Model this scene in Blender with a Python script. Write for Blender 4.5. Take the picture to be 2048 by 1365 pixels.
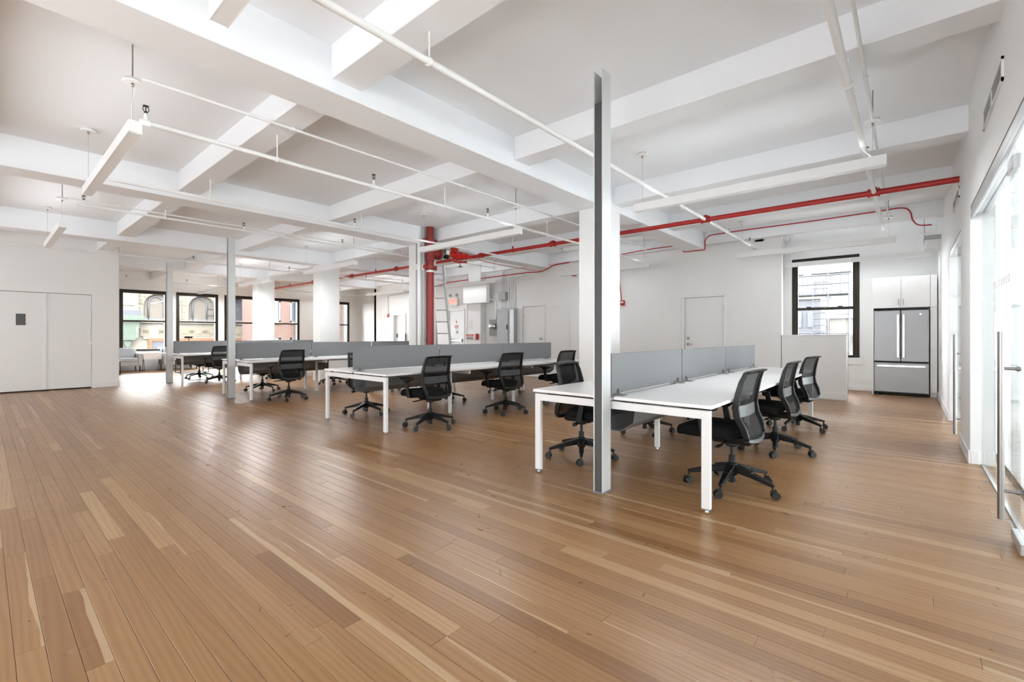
import bpy, bmesh, math, random
from mathutils import Vector, Matrix

# ------------------------------------------------------------------ clear
for o in list(bpy.data.objects):
    bpy.data.objects.remove(o)
S = bpy.context.scene
COL = S.collection
random.seed(7)
PI = math.pi
R = math.radians

# ------------------------------------------------------------------ camera
FPX, YAW, HORIZON, CAMZ = 918.0, R(40.8), 671.5, 1.23
cam_d = bpy.data.cameras.new('camera')
cam = bpy.data.objects.new('camera', cam_d)
COL.objects.link(cam)
cam_d.sensor_width = 36.0
cam_d.lens = FPX / 2048.0 * 36.0
cam_d.shift_y = -(1365 / 2 - HORIZON) / 2048.0
cam_d.clip_start = 0.02
cam_d.clip_end = 500
cam.location = (0, 0, CAMZ)
cam.rotation_euler = (PI / 2, 0, YAW - PI / 2)
S.camera = cam

# ------------------------------------------------------------------ world
W = bpy.data.worlds.new('sky')
S.world = W
W.use_nodes = True
bg = W.node_tree.nodes['Background']
bg.inputs['Color'].default_value = (0.93, 0.97, 1.0, 1)
bg.inputs['Strength'].default_value = 9.5

S.view_settings.view_transform = 'Standard'
S.view_settings.look = 'None'
S.view_settings.gamma = 1
S.view_settings.use_curve_mapping = False
S.view_settings.exposure = 2.1
S.cycles.max_bounces = 4
S.cycles.diffuse_bounces = 4
S.cycles.glossy_bounces = 3
S.cycles.transmission_bounces = 4
S.cycles.transparent_max_bounces = 8
S.cycles.sample_clamp_indirect = 6.0
S.cycles.use_adaptive_sampling = True
S.cycles.adaptive_threshold = 0.15
S.cycles.caustics_reflective = False
S.cycles.caustics_refractive = False


def portal(loc, sx, sy, rot):
    d = bpy.data.lights.new('window_portal', 'AREA')
    d.shape = 'RECTANGLE'
    d.size, d.size_y = sx, sy
    d.cycles.is_portal = True
    o = bpy.data.objects.new('window_portal', d)
    COL.objects.link(o)
    o.location = loc
    o.rotation_euler = rot
    return o


# ------------------------------------------------------------------ room data
CEIL = 3.51
ZC, ZM = 3.25, 3.15                 # undersides of cross beams and main beams
XB = 10.70                          # back wall
YR = -0.45                          # right wall face
XK = 12.85                          # kitchen wall
YF = 20.70                          # far window wall
XREAR = -3.4
YM = -4.4                           # outer wall of the glazed rooms
FARWIN = [(3.15, 4.53), (4.78, 6.16), (6.38, 7.76), (8.00, 9.37), (10.42, 11.80)]
FARZ = (0.68, 2.85)
KWIN = (0.825, 2.13, 0.735, 3.06)
REARWIN = [(0.2, 3.4), (3.8, 7.0), (7.4, 10.6), (11.0, 14.2)]  # unseen windows, added and sized for the fill lamps
REARZ = (0.05, 2.7)
SIDEWIN = [(-2.9, -0.3), (0.2, 3.0), (3.5, 6.5), (7.4, 9.8), (10.2, 12.4)]  # also added out of view, to light the room from the side
SIDEZ = (0.1, 2.5)

for a, b in FARWIN:
    portal(((a + b) / 2, YF + 0.15, sum(FARZ) / 2), b - a, FARZ[1] - FARZ[0], (-PI / 2, 0, 0))
portal((XK + 0.15, (KWIN[0] + KWIN[1]) / 2, (KWIN[2] + KWIN[3]) / 2), KWIN[3] - KWIN[2], KWIN[1] - KWIN[0], (0, PI / 2, 0))


def fill_light(loc, sx, sy, rot, watts):
    """daylight diffused by the blinds of a window outside the picture"""
    d = bpy.data.lights.new('window_daylight', 'AREA')
    d.shape = 'RECTANGLE'
    d.size, d.size_y = sx, sy
    d.energy = watts
    d.color = (0.945, 0.975, 1.0)
    o = bpy.data.objects.new('window_daylight', d)
    COL.objects.link(o)
    o.location = loc
    o.rotation_euler = rot
    return o


P_REAR, P_SIDE, TILT_R, TILT_S, P_UP, P_DOWN = 3.2, 7.2, R(6), R(14), 0.55, 8.0
for (a, b), k in zip(REARWIN, (1.7, 0.6, 0.7, 0.7)):
    fill_light((XREAR + 0.03, (a + b) / 2, sum(REARZ) / 2), REARZ[1] - REARZ[0], b - a, (0, -PI / 2 - TILT_R, 0), k * P_REAR * (b - a) * (REARZ[1] - REARZ[0]))
for (a, b), k in zip(SIDEWIN, (0.55, 0.65, 0.8, 1.6, 1.8)):
    fill_light(((a + b) / 2, YM + 0.03, sum(SIDEZ) / 2), b - a, SIDEZ[1] - SIDEZ[0], (PI / 2 + TILT_S, 0, 0), k * P_SIDE * (b - a) * (SIDEZ[1] - SIDEZ[0]))

# ------------------------------------------------------------------ materials
M = {}


def nt(name):
    m = bpy.data.materials.new(name)
    m.use_nodes = True
    n = m.node_tree
    b = n.nodes['Principled BSDF']
    M[name] = m
    return m, n, b


def pbr(name, col, rough=0.5, metal=0.0, bump=0.0, bscale=60.0, vary=0.0, vscale=3.0, spec=0.5, coat=0.0, stretch=None):
    m, n, b = nt(name)
    b.inputs['Base Color'].default_value = (*col, 1)
    b.inputs['Roughness'].default_value = rough
    b.inputs['Metallic'].default_value = metal
    b.inputs['Specular IOR Level'].default_value = spec
    b.inputs['Coat Weight'].default_value = coat
    if bump or vary:
        tc = n.nodes.new('ShaderNodeTexCoord')
        src = tc.outputs['Object']
        if stretch:
            mp = n.nodes.new('ShaderNodeMapping')
            mp.inputs['Scale'].default_value = stretch
            n.links.new(src, mp.inputs['Vector'])
            src = mp.outputs['Vector']
    if bump:
        t = n.nodes.new('ShaderNodeTexNoise')
        t.inputs['Scale'].default_value = bscale
        t.inputs['Detail'].default_value = 3
        n.links.new(src, t.inputs['Vector'])
        bp = n.nodes.new('ShaderNodeBump')
        bp.inputs['Strength'].default_value = bump
        bp.inputs['Distance'].default_value = 0.002
        n.links.new(t.outputs['Fac'], bp.inputs['Height'])
        n.links.new(bp.outputs['Normal'], b.inputs['Normal'])
    if vary:
        t2 = n.nodes.new('ShaderNodeTexNoise')
        t2.inputs['Scale'].default_value = vscale
        t2.inputs['Detail'].default_value = 4
        n.links.new(src, t2.inputs['Vector'])
        mx = n.nodes.new('ShaderNodeMix')
        mx.data_type = 'RGBA'
        mx.inputs['A'].default_value = (*[c * (1 - vary) for c in col], 1)
        mx.inputs['B'].default_value = (*[min(1, c * (1 + vary)) for c in col], 1)
        n.links.new(t2.outputs['Fac'], mx.inputs['Factor'])
        n.links.new(mx.outputs['Result'], b.inputs['Base Color'])
    return m


pbr('wall_paint', (0.84, 0.84, 0.835), 0.6, bump=0.15, bscale=140, vary=0.015, vscale=1.3, spec=0.3)
pbr('ceiling_paint', (0.865, 0.885, 0.91), 0.7, bump=0.2, bscale=60, vary=0.015, vscale=0.9, spec=0.2)
pbr('trim_paint', (0.82, 0.82, 0.82), 0.4, bump=0.05, bscale=80)
pbr('door_paint', (0.80, 0.80, 0.795), 0.4, bump=0.08, bscale=50)
pbr('white_enamel', (0.84, 0.84, 0.84), 0.35, bump=0.05, bscale=40)
pbr('pipe_white', (0.84, 0.84, 0.835), 0.45, bump=0.2, bscale=50)
pbr('laminate_white', (0.88, 0.875, 0.87), 0.28, bump=0.02, bscale=200)
pbr('laminate_edge', (0.78, 0.78, 0.78), 0.4, bump=0.02)
pbr('metal_white', (0.80, 0.80, 0.80), 0.38, bump=0.04, bscale=150)
pbr('aluminium', (0.72, 0.73, 0.74), 0.35, metal=0.9, bump=0.05, bscale=90, stretch=(1, 1, 0.05))
pbr('pole_grey', (0.66, 0.675, 0.67), 0.38, metal=0.35, bump=0.03, bscale=120)
pbr('pole_inner', (0.07, 0.07, 0.07), 0.5, bump=0.05)  # shade inside the pole channel, put into the colour
pbr('steel', (0.36, 0.36, 0.365), 0.42, metal=1.0, bump=0.04, bscale=8, stretch=(40, 40, 1))
pbr('steel_handle', (0.33, 0.32, 0.305), 0.33, metal=1.0, bump=0.05, bscale=60)
pbr('chrome', (0.75, 0.75, 0.76), 0.18, metal=1.0, bump=0.02)
pbr('grey_metal', (0.20, 0.203, 0.208), 0.45, metal=0.2, bump=0.05, bscale=90)
pbr('panel_grey', (0.42, 0.44, 0.45), 0.4, metal=0.3, bump=0.05, bscale=60, vary=0.05)
pbr('meter_grey', (0.22, 0.225, 0.23), 0.45, metal=0.2, bump=0.05)
pbr('dark_gap', (0.02, 0.02, 0.02), 0.8, bump=0.1)
pbr('black_plastic', (0.007, 0.007, 0.0075), 0.45, bump=0.25, bscale=400, spec=0.3)
pbr('dark_plastic', (0.014, 0.0145, 0.0155), 0.42, bump=0.15, bscale=300, spec=0.35)
pbr('grey_plastic', (0.07, 0.073, 0.077), 0.35, bump=0.1, bscale=300)
pbr('caster_black', (0.012, 0.012, 0.012), 0.35, bump=0.1)
pbr('seat_fabric', (0.006, 0.006, 0.0065), 0.85, bump=0.5, bscale=700, spec=0.2)
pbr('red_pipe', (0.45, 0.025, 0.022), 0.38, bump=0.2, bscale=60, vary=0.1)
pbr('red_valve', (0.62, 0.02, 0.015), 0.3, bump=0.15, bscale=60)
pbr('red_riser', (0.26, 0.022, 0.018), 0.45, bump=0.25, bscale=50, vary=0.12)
pbr('red_device', (0.50, 0.03, 0.02), 0.4, bump=0.05)
pbr('brass', (0.55, 0.36, 0.12), 0.35, metal=1.0, bump=0.05)
pbr('sprinkler_dark', (0.07, 0.065, 0.06), 0.4, metal=0.6, bump=0.1)
pbr('bronze', (0.018, 0.012, 0.006), 0.42, metal=0.3, bump=0.08, bscale=120, vary=0.15)
pbr('sofa_fabric', (0.52, 0.54, 0.56), 0.85, bump=0.4, bscale=300, spec=0.2)
pbr('black_steel', (0.02, 0.02, 0.022), 0.45, metal=0.3, bump=0.05)
pbr('grille_dark', (0.045, 0.05, 0.05), 0.6, bump=0.1)
pbr('vent_grey', (0.42, 0.43, 0.43), 0.5, bump=0.05)
pbr('ladder_grey', (0.62, 0.64, 0.65), 0.4, metal=0.4, bump=0.1)
pbr('paper', (0.85, 0.85, 0.83), 0.8, bump=0.05)
pbr('print_red', (0.55, 0.05, 0.04), 0.6, bump=0.02)
pbr('print_grey', (0.25, 0.25, 0.26), 0.6, bump=0.02)
pbr('limestone', (0.083, 0.07, 0.052), 0.85, bump=0.6, bscale=6, vary=0.10, vscale=1.2, spec=0.1)
pbr('limestone_joint', (0.054, 0.045, 0.034), 0.9, bump=0.3, spec=0.1)
pbr('limestone_pale', (0.095, 0.085, 0.07), 0.85, bump=0.4, bscale=8, vary=0.06, spec=0.1)
pbr('verdigris', (0.045, 0.054, 0.043), 0.8, bump=0.6, bscale=9, vary=0.25, vscale=2.5, spec=0.1)
pbr('terracotta', (0.086, 0.043, 0.025), 0.8, bump=0.3, bscale=10, vary=0.15, spec=0.1)
pbr('window_blue', (0.031, 0.032, 0.038), 0.25, bump=0.05, bscale=2, vary=0.35, vscale=0.7)
pbr('arch_frame', (0.035, 0.035, 0.037), 0.6, bump=0.1)
pbr('curtain_tan', (0.046, 0.037, 0.028), 0.8, bump=0.2, bscale=5, vary=0.3, vscale=1.1)
pbr('concrete_white', (0.05, 0.05, 0.049), 0.8, bump=0.2, vary=0.05)
pbr('teal_glass', (0.025, 0.037, 0.041), 0.2, bump=0.03, bscale=1, vary=0.25, vscale=0.5)
pbr('roof_grey', (0.027, 0.027, 0.031), 0.85, bump=0.5, bscale=4, vary=0.3, vscale=1.2)
pbr('beige_render', (0.056, 0.051, 0.041), 0.85, bump=0.4, bscale=4, vary=0.2, vscale=1.5)
pbr('escape_iron', (0.010, 0.010, 0.013), 0.6, bump=0.2)
pbr('asphalt', (0.044, 0.044, 0.041), 0.9, bump=0.5, bscale=3, vary=0.2)
pbr('carpet_pale', (0.86, 0.86, 0.86), 0.55, bump=0.3, bscale=200, vary=0.05)


def brick_mat():
    m, n, b = nt('brick_wall')
    tc = n.nodes.new('ShaderNodeTexCoord')
    mp = n.nodes.new('ShaderNodeMapping')
    mp.inputs['Rotation'].default_value = (PI / 2, 0, 0)
    br = n.nodes.new('ShaderNodeTexBrick')
    br.inputs['Color1'].default_value = (0.0448, 0.0202, 0.0126, 1)
    br.inputs['Color2'].default_value = (0.036, 0.0143, 0.009, 1)
    br.inputs['Mortar'].default_value = (0.0405, 0.0292, 0.0225, 1)
    br.inputs['Scale'].default_value = 1.0
    br.inputs['Brick Width'].default_value = 0.24
    br.inputs['Row Height'].default_value = 0.08
    br.inputs['Mortar Size'].default_value = 0.008
    n.links.new(tc.outputs['Object'], mp.inputs['Vector'])
    n.links.new(mp.outputs['Vector'], br.inputs['Vector'])
    n.links.new(br.outputs['Color'], b.inputs['Base Color'])
    b.inputs['Roughness'].default_value = 0.9


brick_mat()


def glass_mat(name, tint, ior=1.45, rough=0.0, refl=1.0):
    m, n, b = nt(name)
    out = n.nodes['Material Output']
    n.nodes.remove(b)
    tr = n.nodes.new('ShaderNodeBsdfTransparent')
    tr.inputs['Color'].default_value = (*tint, 1)
    gl = n.nodes.new('ShaderNodeBsdfGlossy')
    gl.inputs['Roughness'].default_value = rough
    fr = n.nodes.new('ShaderNodeFresnel')
    fr.inputs['IOR'].default_value = ior
    mx = n.nodes.new('ShaderNodeMixShader')
    ml = n.nodes.new('ShaderNodeMath')
    ml.operation = 'MULTIPLY'
    ml.inputs[1].default_value = refl
    n.links.new(fr.outputs['Fac'], ml.inputs[0])
    n.links.new(ml.outputs[0], mx.inputs['Fac'])
    n.links.new(tr.outputs['BSDF'], mx.inputs[1])
    n.links.new(gl.outputs['BSDF'], mx.inputs[2])
    n.links.new(mx.outputs['Shader'], out.inputs['Surface'])
    return m


glass_mat('window_glass', (0.97, 0.98, 0.98), 1.35)
glass_mat('partition_glass', (0.965, 0.98, 0.975), 1.35, refl=0.42)


def sheer(name, col, trans, kind='transparent', rough=0.8, wscale=0):
    """fabric / acrylic that lets part of the light through"""
    m, n, b = nt(name)
    out = n.nodes['Material Output']
    b.inputs['Base Color'].default_value = (*col, 1)
    b.inputs['Roughness'].default_value = rough
    b.inputs['Specular IOR Level'].default_value = 0.25
    t = n.nodes.new('ShaderNodeBsdfTransparent' if kind == 'transparent' else 'ShaderNodeBsdfTranslucent')
    t.inputs['Color'].default_value = (1, 1, 1, 1) if kind == 'transparent' else (*col, 1)
    mx = n.nodes.new('ShaderNodeMixShader')
    mx.inputs['Fac'].default_value = trans
    tc = n.nodes.new('ShaderNodeTexCoord')
    no = n.nodes.new('ShaderNodeTexNoise')
    no.inputs['Scale'].default_value = 250
    bp = n.nodes.new('ShaderNodeBump')
    bp.inputs['Strength'].default_value = 0.2
    bp.inputs['Distance'].default_value = 0.001
    n.links.new(tc.outputs['Object'], no.inputs['Vector'])
    n.links.new(no.outputs['Fac'], bp.inputs['Height'])
    n.links.new(bp.outputs['Normal'], b.inputs['Normal'])
    n.links.new(b.outputs['BSDF'], mx.inputs[1])
    n.links.new(t.outputs['BSDF'], mx.inputs[2])
    n.links.new(mx.outputs['Shader'], out.inputs['Surface'])
    return m


sheer('chair_mesh', (0.006, 0.006, 0.0065), 0.14)
sheer('screen_fabric', (0.29, 0.295, 0.305), 0.2, kind='translucent', rough=0.75)


def diffuser_mat():
    m, n, b = nt('lamp_diffuser')
    b.inputs['Base Color'].default_value = (0.82, 0.83, 0.83, 1)
    b.inputs['Roughness'].default_value = 0.3
    tc = n.nodes.new('ShaderNodeTexCoord')
    no = n.nodes.new('ShaderNodeTexNoise')
    no.inputs['Scale'].default_value = 150
    bp = n.nodes.new('ShaderNodeBump')
    bp.inputs['Strength'].default_value = 0.03
    n.links.new(tc.outputs['Object'], no.inputs['Vector'])
    n.links.new(no.outputs['Fac'], bp.inputs['Height'])
    n.links.new(bp.outputs['Normal'], b.inputs['Normal'])


diffuser_mat()


def emit(name, col, st):
    m, n, b = nt(name)
    b.inputs['Base Color'].default_value = (*col, 1)
    b.inputs['Emission Color'].default_value = (*col, 1)
    b.inputs['Emission Strength'].default_value = st
    return m


emit('exit_glow', (0.95, 0.10, 0.06), 0.6)


def wood_mat():
    m, n, b = nt('oak_floor')
    L = n.links.new
    N = n.nodes.new
    uv = N('ShaderNodeUVMap')
    uv.uv_map = 'UVMap'
    at = N('ShaderNodeAttribute')
    at.attribute_name = 'tone'

    def math_(op, a=None, bb=None, va=0.0, vb=0.0, clamp=False):
        q = N('ShaderNodeMath')
        q.operation = op
        q.use_clamp = clamp
        q.inputs[0].default_value = va
        q.inputs[1].default_value = vb
        if a is not None:
            L(a, q.inputs[0])
        if bb is not None:
            L(bb, q.inputs[1])
        return q.outputs[0]

    def ramp(src, stops):
        r = N('ShaderNodeValToRGB')
        e = r.color_ramp.elements
        while len(e) > 1:
            e.remove(e[-1])
        e[0].position, e[0].color = stops[0][0], (*stops[0][1], 1)
        for p, c in stops[1:]:
            k = e.new(p)
            k.color = (*c, 1)
        L(src, r.inputs['Fac'])
        return r.outputs['Color']

    def mapping(sc):
        mp = N('ShaderNodeMapping')
        mp.inputs['Scale'].default_value = sc
        L(uv.outputs['UV'], mp.inputs['Vector'])
        return mp.outputs['Vector']

    base = ramp(at.outputs['Fac'], [(0.0, (0.240, 0.116, 0.042)), (0.15, (0.288, 0.147, 0.056)), (0.5, (0.325, 0.172, 0.070)),
                                    (0.82, (0.358, 0.198, 0.086)), (1.0, (0.45, 0.280, 0.140))])
    # fine pores, long streaks
    g1 = N('ShaderNodeTexNoise')
    g1.inputs['Scale'].default_value = 1.0
    g1.inputs['Detail'].default_value = 5
    g1.inputs['Roughness'].default_value = 0.65
    L(mapping((5, 170, 1)), g1.inputs['Vector'])
    g2 = N('ShaderNodeTexWave')
    g2.wave_type = 'BANDS'
    g2.bands_direction = 'Y'
    g2.inputs['Scale'].default_value = 1.0
    g2.inputs['Distortion'].default_value = 16
    g2.inputs['Detail'].default_value = 2
    g2.inputs['Detail Scale'].default_value = 0.45
    L(mapping((1.0, 11, 1)), g2.inputs['Vector'])
    gr = math_('ADD', math_('MULTIPLY', g1.outputs['Fac'], vb=0.55), math_('MULTIPLY', g2.outputs['Fac'], vb=0.45))
    grain = ramp(gr, [(0.22, (0.86, 0.83, 0.79)), (0.5, (0.99, 0.985, 0.98)), (0.78, (1.06, 1.07, 1.08))])
    mul = N('ShaderNodeMix')
    mul.data_type = 'RGBA'
    mul.blend_type = 'MULTIPLY'
    mul.inputs['Factor'].default_value = 1
    L(base, mul.inputs['A'])
    L(grain, mul.inputs['B'])
    # pale sapwood along one edge of some boards
    sep = N('ShaderNodeSeparateXYZ')
    L(uv.outputs['UV'], sep.inputs[0])
    loc = math_('FRACT', sep.outputs['Y'])
    wn = N('ShaderNodeTexWhiteNoise')
    wn.noise_dimensions = '1D'
    L(math_('FLOOR', sep.outputs['Y']), wn.inputs['W'])
    sn = N('ShaderNodeTexNoise')
    sn.inputs['Scale'].default_value = 1.0
    sn.inputs['Detail'].default_value = 2
    L(mapping((1.5, 3, 1)), sn.inputs['Vector'])
    edge = math_('ADD', loc, math_('MULTIPLY', math_('SUBTRACT', sn.outputs['Fac'], vb=0.5), vb=0.07))
    thr = math_('ADD', math_('MULTIPLY', wn.outputs['Value'], vb=0.30), vb=0.032)
    sap = math_('MULTIPLY', math_('SUBTRACT', edge, thr), vb=300, clamp=True)
    mx = N('ShaderNodeMix')
    mx.data_type = 'RGBA'
    L(math_('MULTIPLY', sap, vb=0.62), mx.inputs['Factor'])
    L(mul.outputs['Result'], mx.inputs['A'])
    mx.inputs['B'].default_value = (0.54, 0.385, 0.235, 1)
    # large stains and scuffs
    geo = N('ShaderNodeNewGeometry')
    st = N('ShaderNodeTexNoise')
    st.inputs['Scale'].default_value = 0.55
    st.inputs['Detail'].default_value = 3
    L(geo.outputs['Position'], st.inputs['Vector'])
    stain = ramp(st.outputs['Fac'], [(0.3, (0.94, 0.93, 0.92)), (0.7, (1.04, 1.03, 1.02))])
    m2 = N('ShaderNodeMix')
    m2.data_type = 'RGBA'
    m2.blend_type = 'MULTIPLY'
    m2.inputs['Factor'].default_value = 1
    L(mx.outputs['Result'], m2.inputs['A'])
    L(stain, m2.inputs['B'])
    sc = N('ShaderNodeTexNoise')
    sc.inputs['Scale'].default_value = 6
    sc.inputs['Detail'].default_value = 6
    sc.inputs['Roughness'].default_value = 0.7
    sc.inputs['Distortion'].default_value = 1.2
    L(geo.outputs['Position'], sc.inputs['Vector'])
    scuff = math_('MULTIPLY', math_('SUBTRACT', sc.outputs['Fac'], vb=0.60), vb=7, clamp=True)
    m3 = N('ShaderNodeMix')
    m3.data_type = 'RGBA'
    L(math_('MULTIPLY', scuff, vb=0.14), m3.inputs['Factor'])
    L(m2.outputs['Result'], m3.inputs['A'])
    m3.inputs['B'].default_value = (0.20, 0.11, 0.055, 1)
    L(m3.outputs['Result'], b.inputs['Base Color'])
    ro = math_('ADD', math_('MULTIPLY', sc.outputs['Fac'], vb=0.22), vb=0.20)
    L(ro, b.inputs['Roughness'])
    b.inputs['Specular IOR Level'].default_value = 0.6
    bp = N('ShaderNodeBump')
    bp.inputs['Strength'].default_value = 0.18
    bp.inputs['Distance'].default_value = 0.002
    hgt = math_('ADD', math_('MULTIPLY', gr, vb=0.3), math_('MULTIPLY', sc.outputs['Fac'], vb=0.7))
    L(hgt, bp.inputs['Height'])
    L(bp.outputs['Normal'], b.inputs['Normal'])


wood_mat()

# ------------------------------------------------------------------ mesh helpers
WLOC = {}


def tag(o, label=None, cat=None, group=None, kind=None):
    if label:
        o['label'] = label
    if cat:
        o['category'] = cat
    if group:
        o['group'] = group
    if kind:
        o['kind'] = kind
    return o


def empty(name, loc=(0, 0, 0), label=None, cat=None, group=None, kind=None):
    o = bpy.data.objects.new(name, None)
    COL.objects.link(o)
    o.location = loc
    o.empty_display_size = 0.1
    WLOC[o] = Vector(loc)
    return tag(o, label, cat, group, kind)


class MB:
    def __init__(self):
        self.v, self.f, self.s = [], [], []

    def face(self, idx, smooth=False):
        self.f.append(idx)
        self.s.append(smooth)

    def hexa(self, p):           # 8 points: bottom 4 ccw, top 4 ccw
        b = len(self.v)
        self.v += [tuple(q) for q in p]
        for q in ((0, 3, 2, 1), (4, 5, 6, 7), (0, 1, 5, 4), (1, 2, 6, 5), (2, 3, 7, 6), (3, 0, 4, 7)):
            self.face([b + i for i in q])
        return self

    def box(self, x0, x1, y0, y1, z0, z1):
        x0, x1 = min(x0, x1), max(x0, x1)
        y0, y1 = min(y0, y1), max(y0, y1)
        z0, z1 = min(z0, z1), max(z0, z1)
        return self.hexa([(x0, y0, z0), (x1, y0, z0), (x1, y1, z0), (x0, y1, z0),
                          (x0, y0, z1), (x1, y0, z1), (x1, y1, z1), (x0, y1, z1)])

    def bar(self, p, q, w, h, w2=None, h2=None, up=(0, 0, 1)):
        p, q = Vector(p), Vector(q)
        d = (q - p).normalized()
        side = d.cross(Vector(up))
        if side.length < 1e-5:
            side = d.cross(Vector((0, 1, 0)))
        side.normalize()
        u = side.cross(d).normalized()
        w2 = w if w2 is None else w2
        h2 = h if h2 is None else h2
        a = [p - side * w / 2 - u * h / 2, p + side * w / 2 - u * h / 2, p + side * w / 2 + u * h / 2, p - side * w / 2 + u * h / 2]
        c = [q - side * w2 / 2 - u * h2 / 2, q + side * w2 / 2 - u * h2 / 2, q + side * w2 / 2 + u * h2 / 2, q - side * w2 / 2 + u * h2 / 2]
        return self.hexa(a + c)

    def cyl(self, p, q, r, r2=None, n=16, caps=True):
        p, q = Vector(p), Vector(q)
        r2 = r if r2 is None else r2
        d = (q - p).normalized()
        a = d.cross(Vector((0, 0, 1)))
        if a.length < 1e-4:
            a = Vector((1, 0, 0))
        a.normalize()
        c = d.cross(a)
        b = len(self.v)
        for k in range(n):
            t = 2 * PI * k / n
            o = a * math.cos(t) + c * math.sin(t)
            self.v.append(tuple(p + o * r))
            self.v.append(tuple(q + o * r2))
        for k in range(n):
            j = (k + 1) % n
            self.face([b + 2 * k, b + 2 * j, b + 2 * j + 1, b + 2 * k + 1], True)
        if caps:
            for end, pt, rr in ((0, p, r), (1, q, r2)):
                bb = len(self.v)
                for k in range(n):
                    t = 2 * PI * k / n
                    self.v.append(tuple(pt + (a * math.cos(t) + c * math.sin(t)) * rr))
                ids = [bb + k for k in range(n)]
                self.face(ids[::-1] if end == 0 else ids)
        return self

    def tube(self, pts, r, n=8, caps=True):
        pts = [Vector(p) for p in pts]
        b = len(self.v)
        prev = None
        m = len(pts)
        for i, p in enumerate(pts):
            if i == 0:
                d = pts[1] - p
            elif i == m - 1:
                d = p - pts[i - 1]
            else:
                d = (pts[i + 1] - p).normalized() + (p - pts[i - 1]).normalized()
            d.normalize()
            if prev is None:
                a = d.cross(Vector((0, 0, 1)))
                if a.length < 1e-3:
                    a = d.cross(Vector((1, 0, 0)))
            else:
                a = prev - d * prev.dot(d)
            a.normalize()
            prev = a
            c = d.cross(a)
            rr = r[i] if isinstance(r, (list, tuple)) else r
            for k in range(n):
                t = 2 * PI * k / n
                self.v.append(tuple(p + (a * math.cos(t) + c * math.sin(t)) * rr))
        for i in range(m - 1):
            for k in range(n):
                j = (k + 1) % n
                self.face([b + i * n + k, b + i * n + j, b + (i + 1) * n + j, b + (i + 1) * n + k], True)
        if caps:
            self.face([b + k for k in range(n)][::-1])
            self.face([b + (m - 1) * n + k for k in range(n)])
        return self

    def lathe(self, prof, c=(0, 0, 0), n=20, axis='z'):
        b = len(self.v)
        cx, cy, cz = c
        for r, h in prof:
            for k in range(n):
                t = 2 * PI * k / n
                x, y = r * math.cos(t), r * math.sin(t)
                if axis == 'z':
                    self.v.append((cx + x, cy + y, cz + h))
                elif axis == 'x':
                    self.v.append((cx + h, cy + x, cz + y))
                else:
                    self.v.append((cx + y, cy + h, cz + x))
        for i in range(len(prof) - 1):
            for k in range(n):
                j = (k + 1) % n
                self.face([b + i * n + k, b + i * n + j, b + (i + 1) * n + j, b + (i + 1) * n + k], True)
        self.face([b + k for k in range(n)][::-1])
        e = b + (len(prof) - 1) * n
        self.face([e + k for k in range(n)])
        return self

    def prism(self, poly, lo, hi, axis='y'):
        """poly: list of 2d points; axis = extrusion axis; coords fill the other two in order"""
        b = len(self.v)
        n = len(poly)

        def pt(a, c, h):
            return {'x': (h, a, c), 'y': (a, h, c), 'z': (a, c, h)}[axis]
        for a, c in poly:
            self.v.append(pt(a, c, lo))
        for a, c in poly:
            self.v.append(pt(a, c, hi))
        self.face([b + k for k in range(n)])
        self.face([b + n + k for k in range(n)][::-1])
        for k in range(n):
            j = (k + 1) % n
            self.face([b + k, b + n + k, b + n + j, b + j])
        return self

    def rings(self, rings, smooth=True, cap=True):
        b = len(self.v)
        n = len(rings[0])
        for rg in rings:
            self.v += [tuple(p) for p in rg]
        for i in range(len(rings) - 1):
            for k in range(n):
                j = (k + 1) % n
                self.face([b + i * n + k, b + i * n + j, b + (i + 1) * n + j, b + (i + 1) * n + k], smooth)
        if cap:
            self.face([b + k for k in range(n)][::-1], smooth)
            e = b + (len(rings) - 1) * n
            self.face([e + k for k in range(n)], smooth)
        return self

    def mesh(self, name, off=Vector((0, 0, 0)), bevel=0.0, seg=1):
        me = bpy.data.meshes.new(name)
        me.from_pydata([(x - off.x, y - off.y, z - off.z) for x, y, z in self.v], [], self.f)
        for p, s in zip(me.polygons, self.s):
            p.use_smooth = s
        bm = bmesh.new()
        bm.from_mesh(me)
        bmesh.ops.recalc_face_normals(bm, faces=bm.faces)
        if bevel:
            es = [e for e in bm.edges if len(e.link_faces) == 2 and e.calc_face_angle(0) > 0.5]
            bmesh.ops.bevel(bm, geom=es, offset=bevel, segments=seg, affect='EDGES', profile=0.5, clamp_overlap=True)
        bm.to_mesh(me)
        bm.free()
        return me

    def build(self, name, mat, parent=None, label=None, cat=None, group=None, kind=None, bevel=0.0, seg=1, origin=None):
        if parent is not None:
            off = WLOC[parent]
        elif origin is not None:
            off = Vector(origin)
        else:
            xs, ys, zs = zip(*self.v)
            off = Vector(((min(xs) + max(xs)) / 2, (min(ys) + max(ys)) / 2, min(zs)))
        me = self.mesh(name, off, bevel, seg)
        me.materials.append(M[mat])
        o = bpy.data.objects.new(name, me)
        COL.objects.link(o)
        if parent is not None:
            o.parent = parent
        else:
            o.location = off
        WLOC[o] = off.copy()
        return tag(o, label, cat, group, kind)


def B(*a):
    return MB().box(*a)


def copy_tree(o, parent=None):
    c = o.copy()
    COL.objects.link(c)
    c.parent = parent
    for ch in list(o.children):
        copy_tree(ch, c)
    return c


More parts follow.
